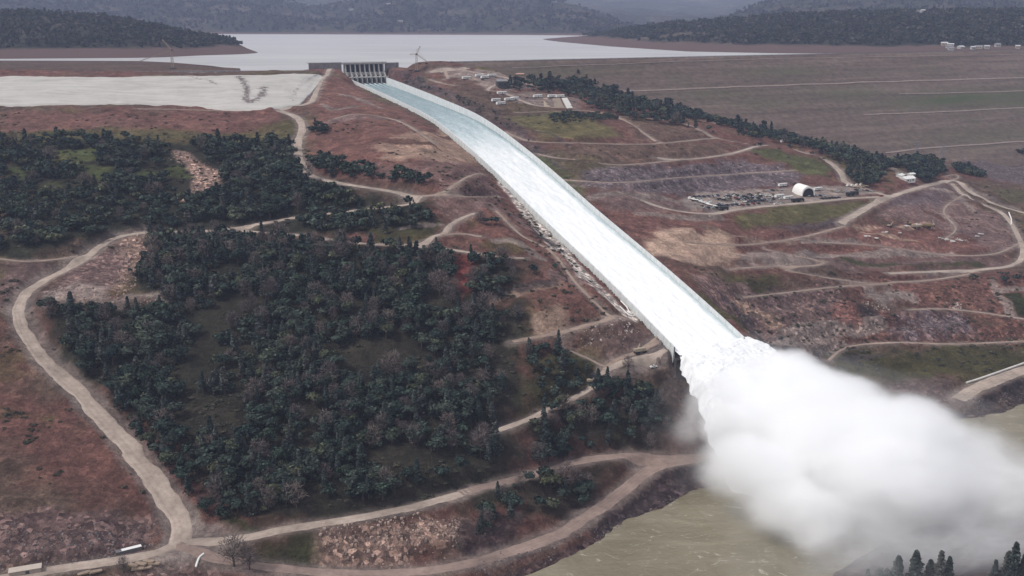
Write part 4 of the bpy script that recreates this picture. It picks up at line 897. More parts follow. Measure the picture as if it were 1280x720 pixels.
for wi, (desc, pg, dens, mix, hr, holes) in enumerate(WOODS):
    pw = poly_w(pg); lo, hi = pw.min(0), pw.max(0); area = (hi[0]-lo[0]) * (hi[1]-lo[1]); n = int(area * dens * 1.45 / 1000)
    px, py = RNG.uniform(lo[0], hi[0], n), RNG.uniform(lo[1], hi[1], n)
    ok = poly_dist(pw, px, py) + fbm(px, py, 30, 2, 77) * 6 > 0
    clus = fbm(px, py, 38, 3, 78) > -.42; ok &= clus
    for hp in holes: ok &= ~(poly_dist(poly_w(hp), px, py) + fbm(px, py, 15, 2, 79) * 5 > 1.5)
    t_, s_ = ch_inv(px, py); ok &= ~((np.abs(s_) < CW + 9) & (t_ < 930))
    for x, y in zip(px[ok], py[ok]):
        z = ground(x, y)
        if z < 1.5 or not road_clear(x, y, 2.5): continue
        k = RNG.choice(3, p=mix); h = RNG.uniform(*hr) * (1.08, 1.3, 1.1)[k]
        if RNG.random() < .22: h *= .6
        elif RNG.random() < .12: h *= 1.25
        trees.append((x, y, z, ('oak', 'pine', 'bare')[k], h, desc))
for u, v, k, h, desc in SINGLES:
    q = hit(u, v); trees.append((q[0], q[1], q[2], k, h * 1.02, desc))
# near bank trees dimmed by mist at the lower right
NEARP = [(1084,727,13),(1105,722,9),(1120,735,20),(1141,738,22),(1160,735,15),(1172,740,21),(1183,738,17),(1210,745,9),(1240,742,14),(1255,742,18),(1262,748,24),(1274,742,15),(1095,745,10),(1130,748,11),(1225,750,9)]
for u, v, h in NEARP:
    q = at_z(u, v, 12); z = ground(q[0], q[1]); trees.append((q[0], q[1], z - .5, 'pine' if h > 10 else 'oak', h * .95, 'on the misty near bank below the spray'))
NAMES = {'oak': 'oak_tree', 'pine': 'pine_tree', 'bare': 'bare_tree'}
LOOK = {'oak': 'round dark green oak', 'pine': 'tall pointed grey-green pine', 'bare': 'leafless grey-brown tree'}
def frame_size(t):
    u, v = proj(t[0], t[1], t[2] + t[4] * .5)
    if not (-10 < u < 1290 and -5 < v < 726): return 0
    # hidden behind ground?
    d = np.array([t[0], t[1], t[2] + t[4] * .9 - H]); s = np.linspace(.35, .985, 60); g_ = T(d[0] * s, d[1] * s)
    if np.any(g_ > H + d[2] * s + .5): return 0
    return t[4] / math.hypot(t[0], t[1])
solo = {'oak': [], 'pine': [], 'bare': []}; rest = []
sz = [frame_size(t) for t in trees]
order = sorted(range(len(trees)), key=lambda i: -sz[i])
for i in order:
    k = trees[i][3]
    if sz[i] > 0 and len(solo[k]) < 298: solo[k].append(trees[i])
    else: rest.append(trees[i])
print('TREES', len(trees), {k: len(v) for k, v in solo.items()}, 'rest', len(rest))
first = {}
for k, lst in solo.items():
    for t in lst:
        x, y, z, _, h, desc = t; vi = int(RNG.integers(len(PROT[k])))
        if (k, vi) not in first:
            e = empty(NAMES[k], (x, y, z)); cm, tm = PROT[k][vi]; link(bpy.data.objects.new('crown', cm), e); link(bpy.data.objects.new('trunk', tm), e); first[(k, vi)] = e
        else: e = copy_tree(first[(k, vi)]); e.location = (x, y, z)
        wd = RNG.uniform(.9, 1.4) * (.95 if k == 'pine' else 1); e.scale = (h / 10 * wd, h / 10 * wd, h / 10); e.rotation_euler = (0, 0, RNG.uniform(0, 6.28))
        alone = 'alone' in desc
        setp(e, LOOK[k] + ' ' + desc, 'tree', NAMES[k].replace('_', ' ') + 's ' + desc)
def join_trees(name, lst, mats, label=None, rng=np.random.default_rng(5), low=LOWV):
    kinds = {}
    objs = []
    Vs, Fs, Ts, Mi = [], [], [], []; off = 0
    for (x, y, z, k, h, _) in lst:
        V, Fq = low[k][int(rng.integers(len(low[k])))]; a = rng.uniform(0, 6.28); c, s = math.cos(a), math.sin(a); w_ = rng.uniform(.9, 1.45) * h / 10
        W_ = np.stack([(V[:, 0] * c - V[:, 1] * s) * w_ + x, (V[:, 0] * s + V[:, 1] * c) * w_ + y, V[:, 2] * h / 10 + z - .3], 1)
        Vs.append(W_); Fs.append(Fq + off); off += len(V); Ts.append(np.full(len(V), rng.random())); Mi.append(np.full(len(Fq), {'oak': 0, 'pine': 1, 'bare': 2}[k]))
    me = np_mesh(name, np.vstack(Vs), np.vstack(Fs), None, False, {'tint': np.concatenate(Ts)})
    for m in mats: me.materials.append(m)
    me.polygons.foreach_set('material_index', np.concatenate(Mi).astype(np.int32)); me.update()
    return link(bpy.data.objects.new(name, me))
if rest: setp(join_trees('woodland', rest, [OAKM, PINEM, BAREM]), kind='stuff')

# ------------------------------------------------------------------ hills beyond the lake
def hill_mat(name, cols, sc):
    m, nt, b = new_mat(name); g = nd(nt, 'ShaderNodeNewGeometry'); n = noise(nt, g.outputs['Position'], .0035 * sc, 10, .68, .6); n2 = noise(nt, g.outputs['Position'], .045 * sc, 6, .75)
    vo = nd(nt, 'ShaderNodeTexVoronoi'); vo.inputs['Scale'].default_value = .07 * sc; nt.links.new(g.outputs['Position'], vo.inputs['Vector'])
    c = ramp(nt, n, [(.32, cols[0]), (.5, cols[1]), (.60, cols[2]), (.72, cols[3])]); c = mixc(nt, 1, c, ramp(nt, n2, [(.35, .55), (.65, 1.5)]), 'MULTIPLY'); c = mixc(nt, 1, c, ramp(nt, vo.outputs['Distance'], [(0, 1.25), (.8, .6)]), 'MULTIPLY')
    at_ = nd(nt, 'ShaderNodeAttribute', attribute_name='bank'); c = mixc(nt, at_.outputs['Fac'], c, (.105,.070,.062)); nt.links.new(c, b.inputs['Base Color']); b.inputs['Specular IOR Level'].default_value = 0
    hb = math_(nt, 'MULTIPLY', n2, math_(nt, 'SUBTRACT', 1.0, at_.outputs['Fac'])); bump(nt, b, hb, .9, 9 / sc); return m
HM = hill_mat('wooded_slope', [(.026,.030,.024), (.045,.046,.036), (.085,.072,.058), (.15,.125,.10)], 1)
HM2 = hill_mat('far_wooded_slope', [(.03,.034,.026), (.05,.052,.04), (.085,.075,.06), (.14,.12,.10)], .6)
hills = {}
def hill(name, shore, crest, back, bank, nu, ns_, amp, mat, zsh=190.0, pw=.75, useed=0, foot=None):
    """shore: [(u, v)] at lake level (or [(u, Y)] with v<-1000 offset), crest: [(u, v, Y)]"""
    su = np.array(shore, float); cu = np.array(crest, float); u = np.linspace(max(su[0, 0], cu[0, 0]), min(su[-1, 0], cu[-1, 0]), nu)
    vs = np.interp(u, su[:, 0], su[:, 1]); vc = np.interp(u, cu[:, 0], cu[:, 1]); Yc = np.interp(u, cu[:, 0], cu[:, 2])
    S = np.r_[np.linspace(0, 1, ns_), np.linspace(1, 1.5, 12)[1:]]
    V = np.zeros((len(S), nu, 3)); bk = np.zeros((len(S), nu)); zt = np.zeros(nu)
    for j in range(nu):
        a = at_z(u[j], vs[j], zsh) if foot is None else at_dist(u[j], vs[j], foot)
        if foot is not None: a[2] = zsh
        c = at_dist(u[j], vc[j], Yc[j]); c[2] += 0
        for i, s in enumerate(S):
            if s <= 1: p = a + (c - a) * s; z = a[2] + (c[2] - a[2]) * (1 - (1 - s) ** (1 / pw))
            else: p = a + (c - a) * s; z = c[2] - (c[2] - 150) * ((s - 1) / .5) ** 1.5
            V[i, j] = (p[0], p[1], z); bk[i, j] = 0
    hgt = V[..., 2] - zsh; n = fbm(V[..., 0], V[..., 1], amp * 9, 5, 100 + useed, True); sm = np.minimum(S, 1)[:, None]
    msk = np.clip(sm * 4, 0, 1) * (1 - .75 * sstep(.75, 1, sm))
    V[..., 2] += n * amp * msk * np.clip(hgt / 40, 0, 1) - amp * .4 * msk * np.clip(hgt / 60, 0, 1)
    V[..., 2] += fbm(V[..., 0], V[..., 1], amp * 1.6, 3, 130 + useed) * amp * .22 * np.clip(hgt / 20, 0, 1)
    bk = 1 - sstep(bank * .75, bank * 1.1, V[..., 2] - zsh - 2 + fbm(V[..., 0], V[..., 1], 60, 3, 9) * bank * .3)
    me = np_mesh(name, V.reshape(-1, 3), grid_faces(len(S), nu), mat, True, {'bank': bk.ravel()}); o = setp(link(bpy.data.objects.new(name, me)), kind='structure')
    hills[(name, useed)] = (V, S, bk); return o
# wooded island bluff on the left, the long point on the right, ridges behind
hill('wooded_bluff', [(-420,80),(-100,76),(170,74),(200,73.5),(250,71),(300,69.5),(328,68.3)], [(-420,12,2950),(-100,10,2900),(60,16,2850),(130,21,2800),(172,28,2750),(215,37,2700),(260,46,2620),(292,52,2560),(308,60,2500),(328,67.6,2425)], 150, 16, 150, 50, 5, HM, useed=1)
hill('wooded_point', [(664,50),(700,54),(760,59.5),(860,66),(980,68.2),(1300,69),(1700,74)], [(664,49.7,3680),(700,47,3560),(760,42.5,3480),(780,38,3450),(830,31,3400),(880,28,3330),(940,24,3250),(1000,19,3200),(1060,17,3150),(1110,16,3100),(1200,15,3050),(1300,14,3000),(1700,6,3000)], 150, 15, 240, 70, 8, HM, useed=2)
hill('far_hill', [(-600,42.5),(170,43),(640,44.5),(700,45),(900,47)], [(-600,-18,6200),(0,-12,6200),(170,-8,6200),(300,-8,6100),(350,2,6100),(400,8,6000),(440,3,5900),(480,-7,5900),(600,-9,5900),(640,-5,5900),(665,1,5800),(690,2,5800),(715,5,5700),(738,14,5600),(770,27,5500),(800,36,5400),(860,43,5200),(900,46.6,4500)], 150, 7, 320, 90, 42, HM, pw=.8, useed=3)
hill('far_hill', [(780,46),(1100,50),(1700,54)], [(780,45,5200),(850,36,5600),(900,25,5700),(930,13,5800),(960,4,5800),(990,-3,5800),(1100,-12,5800),(1700,-30,5800)], 150, 5, 220, 70, 38, HM, useed=4)
hill('distant_mountain', [(-900,38),(600,38),(1900,38)], [(-900,-24,9500),(200,-16,9500),(330,-3,9500),(420,-5,9500),(560,-9,9500),(620,-4,9500),(700,2,9400),(780,9,9400),(830,14,9300),(880,15,9300),(940,8,9300),(1000,-2,9400),(1900,-30,9500)], 150, 0, 220, 50, 70, HM2, useed=5)
hill('distant_mountain', [(-1200,34),(600,34),(2300,34)], [(-1200,-34,14000),(400,-26,14000),(700,-13,14000),(850,-5,14000),(930,-1,14000),(1010,-8,14000),(2300,-40,14000)], 150, 0, 160, 40, 90, HM2, useed=6)
# left abutment ground behind the weir
ub = np.linspace(-260, 300, 90); vb = np.interp(ub, [-260,172,215,262,300], [74.5,76,78,82,88.0]); V = []
for s in np.linspace(0, 1, 26):
    for u_, v_ in zip(ub, vb):
        a = at_z(u_, np.interp(u_, [-260, 385], [92, 88.5]), 205); a[1] += 4; a[2] = 204.6; c = at_z(u_, v_, 191); p = a + (c - a) * s
        if c[1] < a[1]: p = a.copy(); p[2] = 190
        p[2] = 204.6 - 13.5 * s ** 1.6 + (fbm(p[0], p[1], 60, 4, 12) * 2.2) * math.sin(PI * min(s + .1, 1)); V.append(p)
so_ = np.array(V); me = np_mesh('abutment_ground', so_, grid_faces(26, 90), gm, True, {'soil': np.clip(C_SCRUB * 1.15 * (1 + .3 * fbm(so_[:, 0], so_[:, 1], 40, 3, 3))[:, None], .01, 1), 'rock': np.full(len(so_), .3)})
setp(link(bpy.data.objects.new('abutment_ground', me)), kind='structure')
# far woods on the bluff, the point and the far hills
def scatter_on(key, n, hmin, hmax, lim=1.02, low_z=14):
    V, S, bk = hills[key]; out = []; rng = np.random.default_rng(n); r, c, _ = V.shape
    while len(out) < n:
        i = rng.random() * (lim) * 0.999; j = rng.random() * (c - 1.001); fi = np.interp(min(i, S[-1]), S, np.arange(len(S))); i0 = int(fi); j0 = int(j); a, b_ = fi - i0, j - j0; i1 = min(i0 + 1, r - 1)
        p = (V[i0, j0] * (1-b_) + V[i0, j0+1] * b_) * (1-a) + (V[i1, j0] * (1-b_) + V[i1, j0+1] * b_) * a
        if bk[i0, j0] > .4 or fbm(p[0:1], p[1:2], 160, 3, 66)[0] < -.45: n -= 1; continue
        k = ('oak', 'pine', 'oak', 'bare')[int(rng.integers(4))]; out.append((p[0], p[1], p[2] - 1, k if k != 'bare' else 'oak', rng.uniform(hmin, hmax), ''))
    return out
FAR = {}
for i, (k, n) in enumerate((('oak', 26), ('pine', 26))):
    FAR[k] = []
    for s in range(5):
        rng = np.random.default_rng(900 + 10*i + s); p = crown_pts(k, rng, n, 10.0); FAR[k].append(quads(p, rng.uniform(2.2, 3.8, n), rng))
FWM = [leaf_material('far_oak_leaves', [(0, (.022,.029,.022)), (.5, (.036,.040,.030)), (.8, (.056,.050,.042)), (1, (.027,.032,.026))]), leaf_material('far_pine_needles', [(0, (.018,.024,.021)), (.5, (.027,.034,.028)), (1, (.042,.046,.037))]), BAREM]
setp(join_trees('forest', scatter_on(('wooded_point', 2), 9000, 10, 17) + scatter_on(('wooded_bluff', 1), 4200, 9, 15), FWM, low=FAR), kind='stuff')
setp(join_trees('forest', scatter_on(('far_hill', 3), 7000, 14, 26, 1.0) + scatter_on(('far_hill', 4), 2500, 14, 26, 1.0), FWM, low=FAR), kind='stuff')

scr = []
for pg, n in (([(60,392),(655,384),(655,395),(600,628),(255,645),(110,470)], 900), ([(0,176),(380,186),(480,246),(60,316),(0,318)], 600), ([(500,95),(620,85),(700,100),(900,165),(1050,200),(1100,250),(1000,290),(800,240),(700,230),(600,140)], 420), ([(860,330),(1040,335),(1280,340),(1280,450),(1000,470),(900,380)], 380), ([(500,240),(640,240),(770,390),(700,520),(660,520),(600,400),(560,300)], 320), ([(0,325),(60,335),(0,385)], 40), ([(1180,240),(1280,230),(1280,310),(1220,300)], 120), ([(390,160),(520,150),(600,230),(430,215)], 60), ([(0,140),(360,140),(380,190),(0,186)], 160), ([(0,380),(40,385),(200,640),(0,660)], 260), ([(1040,436),(1280,430),(1280,470),(1100,480)], 60)):
    pw = poly_w(pg); lo, hi = pw.min(0), pw.max(0); px, py = RNG.uniform(lo[0], hi[0], n * 3), RNG.uniform(lo[1], hi[1], n * 3); ok = (poly_dist(pw, px, py) > 0) & (fbm(px, py, 40, 3, 88) > -.05); t_, s_ = ch_inv(px, py); ok &= ~((np.abs(s_) < CW + 6) & (t_ < 930))
    for x, y in list(zip(px[ok], py[ok]))[:n]:
        if road_clear(x, y, 1.5): scr.append((x, y, ground(x, y) - .2, 'oak', RNG.uniform(1.2, 3.2), ''))
setp(join_trees('scrub', scr, [leaf_material('scrub_leaves', [(0, (.05,.052,.034)), (.5, (.080,.070,.052)), (1, (.045,.05,.036))]), PINEM, BAREM], low={'oak': [(V_ * np.array([1.5, 1.5, 1.0]) - np.array([0, 0, 3.0]), F_) for V_, F_ in LOWV['oak']]}), kind='stuff')

# ------------------------------------------------------------------ loose rock
def boulder_stuff(name, lines, n, r0, r1, colr, seed):
    rng = np.random.default_rng(seed); Vs, Fs = [], []; off = 0
    base = np.array([(-1,-1,-1),(1,-1,-1),(1,1,-1),(-1,1,-1),(-.7,-.7,.8),(.7,-.7,1),(.8,.7,.7),(-.6,.8,.9)], float); fc = np.array([(0,3,2,1),(4,5,6,7),(0,1,5,4),(1,2,6,5),(2,3,7,6),(3,0,4,7)])
    for pg, share in lines:
        pw = poly_w(pg); lo, hi = pw.min(0), pw.max(0); k = 0; want = int(n * share); tries = 0
        while k < want and tries < want * 12:
            tries += 1; x, y = rng.uniform(lo[0], hi[0]), rng.uniform(lo[1], hi[1])
            if poly_dist(pw, np.array([x]), np.array([y]))[0] + rng.normal() * 3 + 7 * fbm(np.array([x]), np.array([y]), 14, 2, 21)[0] < 1: continue
            s = r0 * .7 * min((rng.random() + .03) ** -.55, 1.25 * r1 / r0); z = ground(x, y)
            if z < -.8: continue
            a = rng.uniform(0, 6.28); c, sn = math.cos(a), math.sin(a); B = base * rng.uniform(.6, 1.1, (8, 3)) * s * np.array([1, .8, .65])
            B = np.stack([B[:, 0] * c - B[:, 1] * sn + x, B[:, 0] * sn + B[:, 1] * c + y, B[:, 2] + z + s * .2], 1); Vs.append(B); Fs.append(fc + off); off += 8; k += 1
    m, nt, b = new_mat(name + '_rock'); g = nd(nt, 'ShaderNodeNewGeometry'); rr = ramp(nt, g.outputs['Random Per Island'], [(0, .5), (1, 1.45)]); n_ = noise(nt, g.outputs['Position'], 1.2, 5, .7)
    c = mixc(nt, 1, colr, rr, 'MULTIPLY'); c = mixc(nt, 1, c, ramp(nt, n_, [(.3, .7), (.7, 1.2)]), 'MULTIPLY'); nt.links.new(c, b.inputs['Base Color'])
    setp(link(bpy.data.objects.new(name, np_mesh(name, np.vstack(Vs), np.vstack(Fs), m))), kind='stuff')
boulder_stuff('rubble', [([(213,186),(235,190),(255,205),(276,212),(272,236),(250,245),(230,255),(226,248),(243,235),(240,215),(222,203)], .3), ([(150,300),(185,294),(180,330),(160,372),(135,362),(150,325)], .25), ([(60,362),(100,355),(215,380),(130,382)], .1), ([(398,660),(470,650),(575,650),(570,690),(490,706),(420,704)], .35)], 1900, .4, 1.25, (.31,.23,.195), 3)
boulder_stuff('riprap', [([(1165,392),(1205,396),(1215,412),(1190,425),(1120,418),(1130,398)], .18), ([(900,352),(1040,360),(1060,395),(1030,440),(985,430),(920,385)], .22), ([(0,660),(205,655),(190,685),(60,705),(0,712)], .25), ([(540,715),(610,700),(700,672),(760,655),(820,628),(900,598),(903,605),(830,640),(700,695),(620,722)], .25), ([(1205,508),(1240,500),(1285,495),(1285,499),(1240,506),(1206,514)], .06), ([(1000,455),(1040,460),(1050,505),(1000,480)], .04)], 3200, .25, .85, (.17,.145,.145), 4)
boulder_stuff('rubble', [([(1075,378),(1110,382),(1105,390),(1085,388)], .2), ([(1185,378),(1202,380),(1200,388),(1188,387)], .25), ([(1165,298),(1205,296),(1215,303),(1185,306)], .25), ([(725,425),(790,405),(800,425),(740,440)], .3)], 260, .4, 1.1, (.42,.35,.32), 5)
boulder_stuff('rubble', [([(296,99),(305,105),(314,120),(310,136),(303,136),(300,118)], .5), ([(326,112),(334,112),(330,126),(313,137),(310,134),(324,124)], .4), ([(228,93),(268,108),(266,112),(240,102)], .1)], 420, .7, 1.8, (.10,.082,.078), 6)
# ------------------------------------------------------------------ things on the site
def yawpx(u, v, u2, v2):
    a, b_ = hit(u, v), hit(u2, v2); return math.atan2(b_[1] - a[1], b_[0] - a[0])
CARM = {}
def paint(name, c, r=.45):
    if name not in CARM: CARM[name] = plain('paint_' + name, c, .06, .8, r)
    return CARM[name]
GLASS = plain('dark_window', (.02,.022,.026), .1, 1, .15); TYRE = plain('tyre_rubber', (.02,.02,.02), .2, 2); WHITE = paint('white', (.74,.73,.70)); STEEL = plain('machine_steel', (.09,.085,.085), .2, 1, .6, .3)
def vehicle(kind, colname, colr, u, v, rz, label, group, scale=1.0):
    key = (kind, colname); q = hit(u, v)
    if key in VP: e = copy_tree(VP[key]); e.location = tuple(q + np.array([0, 0, .25]))
    else:
        e = empty({'car': 'parked_car', 'pickup': 'pickup_truck', 'truck': 'haul_truck', 'excavator': 'excavator', 'trailer': 'office_trailer', 'semi': 'flatbed_truck'}[kind], q + np.array([0, 0, .25])); VP[key] = e; P_ = paint(colname, colr)
        def wheels(xs, yw, r):
            for x in xs:
                for s in (-1, 1):
                    m_ = MB(); m_.tube([(x, s * yw - .14, r), (x, s * yw + .14, r)], r, 10); m_.obj('wheel', TYRE, e)
        if kind in ('car', 'pickup'):
            m_ = MB(); m_.prism([(-2.5, .45), (2.5, .45), (2.55, .85), (1.5, 1.05), (-2.5, 1.08)], -.95, .95)
            if kind == 'pickup': m_.box(-1.6, .88, 1.2, 1.8, .1, .3).box(-1.6, -.88, 1.2, 1.8, .1, .3).box(-2.45, 0, 1.2, .1, 1.7, .3)
            m_.obj('body', P_, e)
            m_ = MB(); m_.prism([(-.6, 1.06), (1.3, 1.06), (.75, 1.62), (-.45, 1.66)] if kind == 'pickup' else [(-2.3, 1.06), (1.4, 1.06), (.7, 1.58), (-1.7, 1.6)], -.84, .84); m_.obj('cab', GLASS, e)
            m_ = MB(); m_.box(.12 if kind == 'pickup' else -.5, 0, 1.68, 1.0 if kind == 'pickup' else 2.2, 1.5, .06); m_.obj('roof', P_, e); wheels((-1.6, 1.6), .88, .38)
        elif kind == 'truck':
            m_ = MB(); m_.box(0, 0, 1.4, 9, 2.4, .7); m_.obj('chassis', STEEL, e); m_ = MB(); m_.prism([(-4.6, 2.2), (-3.8, 1.8), (1.6, 1.8), (2.0, 3.6), (-4.8, 3.9)], -1.5, 1.5); m_.obj('dump_bed', P_, e)
            m_ = MB(); m_.prism([(2.2, 1.4), (4.8, 1.4), (4.7, 2.2), (3.9, 2.4), (3.6, 3.5), (2.2, 3.5)], -1.3, 1.3); m_.obj('cab', P_, e); m_ = MB(); m_.box(3.72, 0, 2.95, .3, 2.1, .8); m_.obj('windscreen', GLASS, e); wheels((-3.2, -1.6, 3.4), 1.2, .9)
        elif kind == 'excavator':
            for s in (-1, 1): m_ = MB(); m_.prism([(-2.2, .3), (-1.8, 0), (1.8, 0), (2.2, .3), (2.2, .7), (1.8, 1), (-1.8, 1), (-2.2, .7)], s * 1.3 - .3, s * 1.3 + .3); m_.obj('track', TYRE, e)
            m_ = MB(); m_.box(-.5, 0, 1.9, 3.4, 2.6, 1.3); m_.obj('body', P_, e); m_ = MB(); m_.box(.7, .8, 2.6, 1.3, 1, 1.7); m_.obj('cab', GLASS, e)
            m_ = MB(); m_.bar((1, -.4, 1.9), (4.2, -.4, 5), .6, .45).bar((4.2, -.4, 5), (6.4, -.4, 2.2), .45, .3); m_.obj('boom', P_, e); m_ = MB(); m_.prism([(5.9, 2.3), (6.8, 2.2), (6.9, 1.2), (5.9, .9)], -.9, .1); m_.obj('bucket', STEEL, e)
        elif kind == 'trailer':
            m_ = MB(); m_.box(0, 0, 1.9, 12, 3.2, 2.7); m_.obj('body', P_, e); m_ = MB(); m_.prism([(-1.75, 3.25), (1.75, 3.25), (0, 3.65)], -6.1, 6.1); m_.v = [(y, x, z) for x, y, z in m_.v]; m_.obj('roof', paint('pale_roof', (.62,.61,.6)), e)
            m_ = MB(); [m_.box(x, -1.62, 2.1, 1.1, .06, .8) for x in (-4.5, -2, 2.8, 5)]; m_.obj('window', GLASS, e); m_ = MB(); m_.box(.4, -1.62, 1.6, .9, .08, 2); m_.obj('door', STEEL, e); m_ = MB(); m_.box(0, 0, .3, 11, 2.4, .5); m_.obj('skirt', STEEL, e)
        elif kind == 'semi':
            m_ = MB(); m_.box(-2, 0, 1.3, 12, 2.5, .35); m_.obj('flatbed', P_, e); m_ = MB(); m_.prism([(4.6, .6), (7.6, .6), (7.5, 1.8), (6.6, 2), (6.3, 3.1), (4.6, 3.1)], -1.2, 1.2); m_.obj('cab', paint('white', (0,0,0)), e); m_ = MB(); m_.box(6.42, 0, 2.5, .3, 1.9, .7); m_.obj('windscreen', GLASS, e); wheels((-6.5, -5.2, 3.2, 6.6), 1.05, .52)
    e.rotation_euler = (0, 0, rz); e.scale = (scale,) * 3; setp(e, label, {'car': 'car', 'pickup': 'pickup truck', 'truck': 'dump truck', 'excavator': 'excavator', 'trailer': 'site office', 'semi': 'flatbed truck'}[kind], group); return e
VP = {}
ra = yawpx(900, 262, 1012, 253)
CN = {'black': (.03,.03,.034), 'red': (.22,.035,.03), 'silver': (.42,.42,.43), 'white': (.72,.71,.69), 'tan': (.33,.27,.2), 'blue': (.05,.07,.13), 'yellow': (.20,.145,.07)}
# rows in the parking yard: (start px, end px, count, kind, colour cycle, yaw offset, phrase)
ROWS = [((866,250),(890,258),6,'semi',['white'],PI/2,'in the row at the left end of the yard'),
 ((868,247),(897,245),6,'pickup',['black','blue'],PI/2,'against the grey bank at the back of the yard'),
 ((905,251),(927,247),4,'pickup',['black','black','red'],PI/2,'in the middle of the yard'),
 ((922,250),(948,249),7,'pickup',['black','blue','black'],PI/2,'in the packed middle row of the yard'),
 ((930,246),(950,246),5,'car',['black','silver'],PI/2,'in the short upper row of the yard'),
 ((898,258),(920,257),5,'car',['black','blue'],PI/2,'along the lower edge of the yard'),
 ((928,257),(948,255),4,'car',['red','black'],PI/2,'on the lower edge near the haul road'),
 ((955,240),(976,238),5,'pickup',['tan','silver','black'],PI/2,'in the back row near the white tent'),
 ((1028,249),(1048,248),6,'pickup',['black'],PI/2,'in the dark row beside the haul road'),
 ((994,253),(1000,252),2,'truck',['black'],0,'beside the haul road below the tent'),
 ((1062,245),(1068,244),2,'truck',['black'],0,'on the haul road right of the tent'),
 ((912,246),(926,245),4,'car',['black','silver'],PI/2,'in the small group behind the middle row'),
 ((934,253),(956,251),6,'pickup',['black','blue'],PI/2,'in the lower packed row of the yard'),
 ((880,261),(896,260),4,'car',['silver','black'],PI/2,'below the flatbed row by the road'),
 ((1010,246),(1030,245),5,'pickup',['silver','black'],PI/2,'between the tent and the haul road'),
 ((1070,238),(1092,240),6,'pickup',['black','silver','tan'],PI/2,'in the pale yard beside the curved road'),
 ((1064,234),(1080,233),4,'semi',['tan'],PI/2,'in the pale yard beside the curved road'),
 ((1122,218),(1146,220),6,'car',['white','black'],PI/2,'behind the white cabin on the ridge end'),
 ((1040,240),(1058,240),4,'pickup',['tan','silver'],PI/2,'right of the white tent')]
for (a, b_, n, kd, cols, off, ph) in ROWS:
    for i in range(n):
        f = i / max(n - 1, 1); cn = cols[i % len(cols)]; u, v = a[0] + (b_[0] - a[0]) * f, a[1] + (b_[1] - a[1]) * f
        wrd = {'semi': 'flatbed truck', 'pickup': 'pickup truck', 'car': 'car', 'truck': 'dump truck'}[kd]
        vehicle(kd, cn, CN[cn], u, v + RNG.uniform(-.4, .4), ra + off + RNG.uniform(-.15, .15), f'{cn} {wrd} parked {ph}', f'{cn} {wrd}s {ph}', .85 if kd == 'semi' else 1)
ypoly = poly_w([(868,250),(885,243),(960,240),(985,244),(985,252),(940,257),(900,260)]); vy = 0
while vy < 44:
    a0, b0 = RNG.uniform(ypoly.min(0)[0], ypoly.max(0)[0]), RNG.uniform(ypoly.min(0)[1], ypoly.max(0)[1])
    if poly_dist(ypoly, np.array([a0]), np.array([b0]))[0] < 2: continue
    uu, vv = proj(a0, b0, ground(a0, b0)); kd = ('pickup', 'car')[vy % 2]; cn = ('black', 'white', 'silver', 'white', 'tan')[vy % 5]; wrd = {'pickup': 'pickup truck', 'car': 'car'}[kd]
    vehicle(kd, cn, CN[cn], uu, vv, RNG.choice([ra, ra + PI/2]) + RNG.uniform(-.2, .2), f'{cn} {wrd} parked loosely between the rows of the yard', f'{cn} {wrd}s parked loosely in the yard', 1.1); vy += 1
for (u, v, kd, cn, rz, ph) in [(905,263,'truck','black',ra,'driving down the haul road left of the yard'),(970,256,'pickup','white',ra,'at the bend below the long pale stack'),(978,255,'pickup','silver',ra,'following the white pickup on the haul road'),(950,182,'truck','black',1.,'at the junction above the green slope'),
  (1112,284,'excavator','tan',.6,'at the left end of the red dig'),(1136,281,'excavator','yellow',2.4,'topping the red mound in the dig'),(1145,286,'truck','tan',.2,'below the red mound in the dig'),(1158,285,'truck','yellow',3.0,'at the right end of the red dig'),(1166,283,'excavator','tan',1.4,'digging at the right end of the red dig'),
  (796,441,'excavator','tan',1.1,'on the grey pad below the chute'),(800,442,'truck','tan',.5,'on the grey pad below the chute'),(817,459,'pickup','white',.4,'on the pale haul road below the chute'),(744,475,'truck','black',2.2,'at the bend by the dense wood'),(738,479,'excavator','tan',.2,'at the bend by the dense wood'),
  (1102,246,'pickup','red',ra,'where the yard road meets the main haul road'),(633,178,'pickup','white',.2,'on the bank track beside the chute bend')]:
    wrd = {'semi': 'flatbed truck', 'pickup': 'pickup truck', 'car': 'car', 'truck': 'dump truck', 'excavator': 'excavator'}[kd]
    vehicle(kd, cn, CN[cn], u, v, rz, f'{cn} {wrd} {ph}', None)
# site offices and cabins: (px, yaw from px pair, phrase)
TR = [((978,233),0,'on legs left of the white tent'),((985,249),0,'long and low in front of the white tent'),((974,247),0,'second long one below the tent yard'),((620,127),.1,'in the row above the olive field, left end'),((636,126),.1,'in the row above the olive field, middle'),((643,125),.1,'in the row above the olive field, right end'),((626,131),.1,'alone in front of the row above the olive field'),
 ((583,99),0,'left of the yard near the dam crest'),((599,96),.1,'in the yard near the dam crest, blue-shadowed side'),((606,98),.1,'second in the yard near the dam crest'),((615,96),.0,'third in the yard near the dam crest'),((660,93.5),0,'tan roofed at the left of the crest laydown'),((980,178),.1,'with white roof at the edge of the ridge trees'),((990,178.5),.1,'second of three at the edge of the ridge trees'),((1000,180),.1,'third of three at the edge of the ridge trees'),
 ((1066,202),-.5,'low white one on the ridge behind the trees'),((672,122),0,'small one at the left of the terraced plots'),((690,122),0,'small one above the terraced plots'),((700,122),0,'rightmost small one above the terraced plots'),((1022,238),0,'pale one right behind the tent'),((627,118),0,'by the dark plant on the hill yard')]
for (u, v), dy, ph in TR: vehicle('trailer', 'white', (.74,.73,.70), u, v, ra + dy, 'white site office ' + ph, None, .9 if v > 150 else 1.0)
